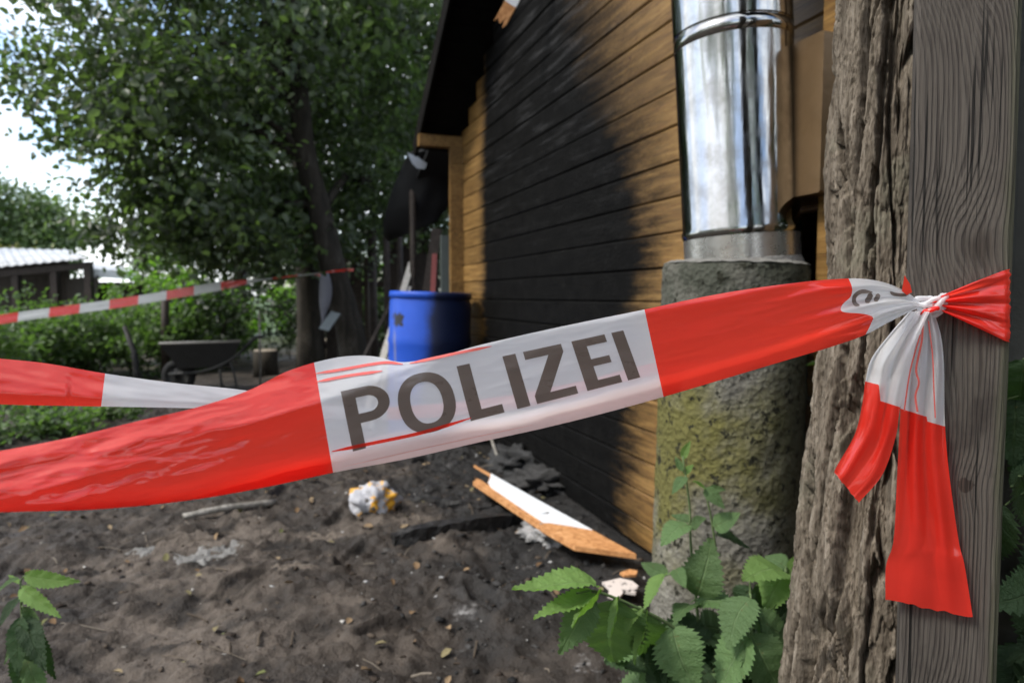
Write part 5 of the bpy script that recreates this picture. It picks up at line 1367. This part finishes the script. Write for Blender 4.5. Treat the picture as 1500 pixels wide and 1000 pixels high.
# ------------------------------------------------------------------ nettles
def nettle_leaf(var):
    rs = random.Random(100 + var); droop = [.10, .28, .45, .2, .6, .05][var]; foldv = [.18, .30, .12, .45, .25, .35][var]; wide = [.34, .30, .38, .27, .32, .30][var]
    n = 26; V_, F_, UV = [], [], []
    side = rs.uniform(-.12, .12)
    for i in range(n + 1):
        t = i / n; w_ = wide * (math.sin(math.pi * min(1, t * .97 + .015) ** .72) ** .85) * (1 - .25 * t)
        tooth = 0 if i in (0, n) else (.030 if i % 2 else -.030) * (1.2 - .5 * t)
        cx = side * math.sin(t * math.pi) * .5; cz = -droop * t * t + .05 * math.sin(t * 5 + var)
        for q in (-1, -.62, -.3, 0, .3, .62, 1):
            ww = w_ + (tooth if abs(q) == 1 else 0); ww = max(ww, .0)
            shift = (.045 if (abs(q) == 1 and i % 2) else 0)
            puck = .018 * math.sin(t * 26 - abs(q) * 5) * (1 - abs(abs(q) - .5))
            V_.append((t + shift * (1 - t) * .5, cx + q * ww, cz + foldv * abs(q) ** 1.2 * w_ * (1 if q > 0 else .8) + puck)); UV.append((t, q))
    for i in range(n):
        for j in range(6): F_.append((i * 7 + j, (i + 1) * 7 + j, (i + 1) * 7 + j + 1, i * 7 + j + 1))
    k = len(V_)
    me = bpy.data.meshes.new('leaf'); me.from_pydata(V_, [], F_); me.update()
    uvl = me.uv_layers.new(name='UVMap'); li = np.zeros(len(me.loops), dtype=np.int32); me.loops.foreach_get('vertex_index', li)
    uvl.data.foreach_set('uv', np.array(UV, dtype=np.float32)[li].ravel()); me.polygons.foreach_set('use_smooth', np.ones(len(me.polygons), dtype=bool))
    return me
def nettlemat(name, c1, c2, vein, trans=.3):
    m = M(name); u, v, _ = m.sep(m.uv()); r = m.objrand()
    av = m.math('ABSOLUTE', v); ph = m.math('SUBTRACT', u, m.math('MULTIPLY', m.math('POWER', av, .9), .17))
    w_ = m.math('ABSOLUTE', m.math('SINE', m.math('MULTIPLY', ph, math.pi * 8.5))); rib = m.gray(w_, .16, .02); mid = m.gray(av, .07, .02)
    vv = m.math('MAXIMUM', m.math('MULTIPLY', rib, .55), mid); P = m.obj()
    n1 = m.noise(P, 6, 5, .6); n2 = m.noise(P, 26, 4, .6)
    c = m.mix(n1, c1, c2); hv = m.math('MULTIPLY_ADD', r, .45, .78); c = m.mul(c, m.comb(hv, hv, hv)); c = m.mix(m.math('MULTIPLY', vv, .55), c, vein)
    c = m.mix(m.gray(m.noise(P, 11, 4), .68, .74), c, (.14, .11, .04))
    m.set(c, .55, m.bump(m.math('ADD', m.math('MULTIPLY', vv, -1), m.math('MULTIPLY', n2, .5)), .6, .012), spec=.3)
    tr = m.n('ShaderNodeBsdfTranslucent'); m.L(m.mul(c, (1.4, 1.7, .6)), tr.inputs[0]); ms = m.n('ShaderNodeMixShader'); ms.inputs[0].default_value = trans
    m.L(m.b.outputs[0], ms.inputs[1]); m.L(tr.outputs[0], ms.inputs[2]); m.L(ms.outputs[0], m.out.inputs[0]); return m.m
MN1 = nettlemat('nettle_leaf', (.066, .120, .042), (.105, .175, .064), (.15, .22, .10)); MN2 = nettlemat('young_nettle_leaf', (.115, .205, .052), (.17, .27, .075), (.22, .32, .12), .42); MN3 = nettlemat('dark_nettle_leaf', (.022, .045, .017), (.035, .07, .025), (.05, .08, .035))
LV = {}
for mi_, mm in enumerate((MN1, MN2, MN3)):
    for vr in range(6):
        me = nettle_leaf(vr); me.materials.append(mm); LV[(mi_, vr)] = me
MSTEM = simple('nettle_stem', (.09, .13, .05), .6, var=.3)
def put_leaf(plant, base, tip, roll=0.0, mi_=0, var=0, wide=1.0, up=None):
    base, tip = Vector(base), Vector(tip); d = tip - base; L = d.length; d.normalize()
    toc = (CAM - base).normalized(); n_ = (up or (toc * .75 + Vector((-.2, 0, .65)))); n_ = (n_ - d * n_.dot(d)).normalized(); s = n_.cross(d)
    c, sn = math.cos(roll), math.sin(roll); s2 = s * c + n_ * sn; n2 = n_ * c - s * sn
    R = Matrix((d * L, s2 * L * wide, n2 * L)).transposed().to_4x4()
    o = bpy.data.objects.new('leaf', LV[(mi_, var)]); COL.objects.link(o); o.parent = plant
    o.matrix_basis = Matrix.Translation(base - wloc(plant)) @ R; return o
def nettle(label, stem_px, leaves_px, group=None, r=.004, mroot=None):
    """stem_px: list of (x,y,Y) from the ground up; leaves_px: (bx,by,tx,ty,Y,dY,roll,mat,var,wide)"""
    P_ = [px(*q) for q in stem_px]; root = P_[0].copy(); root.z = gz(root.x, root.y)
    t = empty('nettle_plant', root, label, 'nettle', group)
    pts = catmull([root - Vector((0, 0, .02))] + P_[(1 if abs(P_[0].z - root.z) < .02 else 0):], 5); n = len(pts)
    tube('stem', pts, [r * (1 - .55 * i / (n - 1)) for i in range(n)], MSTEM, t, 6)
    for (bx, by, tx, ty, Yd, dY, roll, m_, vr, wd) in leaves_px:
        b = px(bx, by, Yd); e = px(tx, ty, Yd + dY)
        q = min(pts, key=lambda s: (s - b).length)
        if (q - b).length > .006: tube('petiole', [q, (q + b) / 2 + Vector((0, 0, .003)), b], .0014, MSTEM, t, 5)
        put_leaf(t, b, e, roll, m_, vr, wd)
    return t
nettle('nettle shoot bending left with long pale drooping leaves over the soil', [(1035, 1090, 1.16), (1020, 960, 1.14), (987, 919, 1.12), (930, 888, 1.09), (874, 866, 1.06), (845, 868, 1.04)], [
    (872, 862, 768, 828, 1.06, -.05, .5, 1, 1, .8), (868, 868, 784, 892, 1.05, -.06, .2, 1, 3, .8), (866, 872, 820, 962, 1.05, -.03, -.5, 0, 1, .95), (880, 868, 830, 905, 1.05, -.08, .9, 1, 3, .7),
    (905, 874, 884, 942, 1.07, -.04, .9, 1, 3, .9), (903, 876, 893, 1012, 1.08, .03, -.35, 0, 2, 1.0), (948, 893, 920, 968, 1.10, -.04, .8, 1, 3, .9), (942, 896, 955, 985, 1.11, .04, -.6, 0, 1, .9), (935, 888, 915, 925, 1.10, -.05, .3, 1, 5, .9),
    (985, 918, 1022, 1012, 1.12, -.05, .05, 0, 0, 1.35)])
nettle('nettle with a broad upright leaf in front of the column', [(1030, 1120, 1.25), (1028, 980, 1.25), (1020, 880, 1.25), (1012, 800, 1.27), (1010, 740, 1.28), (1000, 668, 1.28)], [
    (1022, 872, 1036, 792, 1.24, -.02, .1, 0, 0, 1.15), (1016, 880, 1068, 868, 1.24, -.06, -.5, 0, 4, 1.2), (1012, 882, 986, 880, 1.24, -.05, .5, 0, 4, 1.3), (975, 843, 934, 876, 1.23, -.05, .7, 1, 1, 1.0), (978, 840, 938, 822, 1.24, .03, -.2, 0, 3, 1.1), (990, 835, 1000, 850, 1.24, -.05, 0, 0, 1, 1),
    (1008, 768, 968, 792, 1.26, -.04, .2, 0, 0, 1.1), (1012, 765, 985, 748, 1.28, .02, .3, 0, 1, 1.1), (1014, 772, 1030, 758, 1.26, -.03, .2, 0, 3, 1.2), (1004, 700, 984, 714, 1.27, -.03, .2, 0, 1, 1), (1002, 690, 990, 668, 1.28, .01, .2, 0, 3, 1), (1000, 672, 1012, 645, 1.28, .01, .4, 1, 3, .8), (1003, 695, 1016, 678, 1.28, .02, 0, 1, 3, .9)])
nettle('slim nettle tip with small leaves against the dark side of the column', [(1065, 1100, 1.35), (1062, 940, 1.35), (1050, 820, 1.36), (1042, 760, 1.36), (1032, 715, 1.36)], [
    (1046, 772, 1080, 750, 1.35, -.03, .2, 0, 0, 1.1), (1050, 785, 1102, 790, 1.36, .0, -.4, 2, 1, 1), (1034, 716, 1058, 740, 1.35, -.04, .2, 0, 1, 1), (1032, 714, 1018, 702, 1.35, -.02, .2, 1, 3, 1), (1036, 718, 1064, 716, 1.36, .0, .3, 0, 3, .9)])
nettle('nettle with large overlapping dark green leaves at the column foot', [(1120, 1120, 1.10), (1105, 990, 1.12), (1100, 880, 1.14), (1098, 850, 1.14)], [
    (1100, 876, 1062, 945, 1.12, -.04, .2, 0, 0, 1.25), (1098, 872, 1150, 915, 1.13, .02, -.2, 2, 2, 1.2), (1102, 930, 1152, 1016, 1.10, -.03, -.1, 0, 0, 1.3), (1098, 935, 1035, 1000, 1.10, -.02, .3, 0, 2, 1.2), (1102, 905, 1170, 935, 1.13, .0, .1, 0, 0, 1.1), (1100, 860, 1085, 905, 1.15, .02, 0, 2, 0, 1.2)])
nettle('nettle crowned by bright young leaves beside the furrowed trunk', [(1165, 1120, 1.18), (1160, 960, 1.2), (1154, 870, 1.21), (1152, 830, 1.21)], [
    (1150, 838, 1092, 838, 1.19, -.05, .2, 1, 0, 1.2), (1152, 842, 1112, 882, 1.19, -.04, .2, 1, 2, 1.2), (1156, 840, 1180, 808, 1.21, .0, .3, 1, 3, .9), (1158, 850, 1180, 890, 1.19, -.03, -.2, 1, 1, 1.1), (1154, 832, 1120, 812, 1.22, .03, 0, 0, 0, 1.2), (1156, 880, 1115, 925, 1.2, -.02, .1, 2, 0, 1.1), (1160, 900, 1190, 950, 1.2, -.02, 0, 2, 0, 1.2), (1160, 920, 1110, 960, 1.2, -.02, 0, 2, 2, 1.2)])
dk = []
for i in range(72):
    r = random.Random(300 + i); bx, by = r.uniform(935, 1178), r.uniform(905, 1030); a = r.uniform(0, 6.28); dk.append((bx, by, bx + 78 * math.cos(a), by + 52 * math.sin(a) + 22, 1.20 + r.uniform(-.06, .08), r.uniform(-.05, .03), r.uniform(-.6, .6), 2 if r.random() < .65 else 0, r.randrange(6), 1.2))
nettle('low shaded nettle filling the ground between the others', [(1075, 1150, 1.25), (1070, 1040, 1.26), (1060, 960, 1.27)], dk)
nettle('small nettle sprig alone on the open soil opposite the column', [(45, 1120, 1.28), (38, 980, 1.28), (32, 900, 1.28), (30, 850, 1.28)], [
    (40, 842, 87, 856, 1.27, -.04, .9, 1, 2, 0.50), (34, 862, 72, 898, 1.27, -.05, .5, 1, 1, 0.54), (28, 848, -14, 862, 1.28, -.02, .2, 0, 1, 0.58), (30, 875, -5, 915, 1.27, -.05, .2, 2, 0, 0.58), (36, 905, 66, 975, 1.26, -.06, -.1, 2, 0, 0.58), (33, 905, 10, 985, 1.25, -.06, .2, 2, 2, 0.61), (38, 930, 92, 985, 1.28, 0, -.3, 2, 1, 0.58), (30, 855, 12, 838, 1.29, .02, .2, 1, 3, 0.50), (36, 950, 20, 1030, 1.25, -.03, 0, 2, 2, 0.65), (36, 960, 72, 1030, 1.25, -.03, 0, 0, 0, 0.58), (34, 890, 60, 925, 1.27, -.03, .4, 0, 3, 0.58), (33, 925, -5, 970, 1.26, -.03, .2, 0, 1, 0.58)])
screen = empty('added_screen', Vector((1.75, -1.0, 0)), 'brown plank screen fence on the near side of the yard, mirrored in the flue', 'fence')  # unseen screen added to brown the flue's reflection and darken the right side
MSCR = rawwood('added_screen_wood', (.05, .03, .016), (.11, .068, .036), (.17, .11, .06))
for i in range(24):
    y_ = 1.05 - i * .17; box('plank', Vector((1.52 + .13 * (1.05 - y_), y_, 1.05 + .03 * rnd.random())), UP * 2.1, Vector((-.02, .155, 0)), Vector((.022, 0, 0)), MSCR, screen, .003)
for zr in (.5, 1.6): box('rail', Vector((1.80 + .03, -.9, zr)), Vector((.51, -3.9, 0)), Vector((.04, 0, 0)), UP * .08, MSCR, screen)
# dark growth and board right of the post
tag(box('dark_fence_board', px(1532, 434, 1.05) + Vector((0, 0, .1)), UP * 2.2, Vector((.10, -.03, 0)), Vector((.01, .03, 0)), simple('dark_weathered_board', (.045, .045, .038), .85, var=.4, scale=12), None, .004), 'dark weathered fence board in the shade behind the square post', 'fence board')
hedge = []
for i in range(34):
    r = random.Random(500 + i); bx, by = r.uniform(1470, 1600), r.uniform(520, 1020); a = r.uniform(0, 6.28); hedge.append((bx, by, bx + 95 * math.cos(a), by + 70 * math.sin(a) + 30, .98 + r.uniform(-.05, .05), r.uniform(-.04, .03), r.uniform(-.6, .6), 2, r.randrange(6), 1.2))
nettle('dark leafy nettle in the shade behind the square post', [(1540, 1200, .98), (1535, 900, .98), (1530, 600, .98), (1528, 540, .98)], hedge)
def dense_dark(label, loc, seed): return shrub(label, loc, .55, 2.3, 60, 40, .09, ML_DARK, seed)
dense_dark('dense dark evergreen bush in the shade right of the post', (1.75, 2.15, 0), 601)
dense_dark('tall dark bush close behind the fence board', (1.55, 1.55, 0), 602)
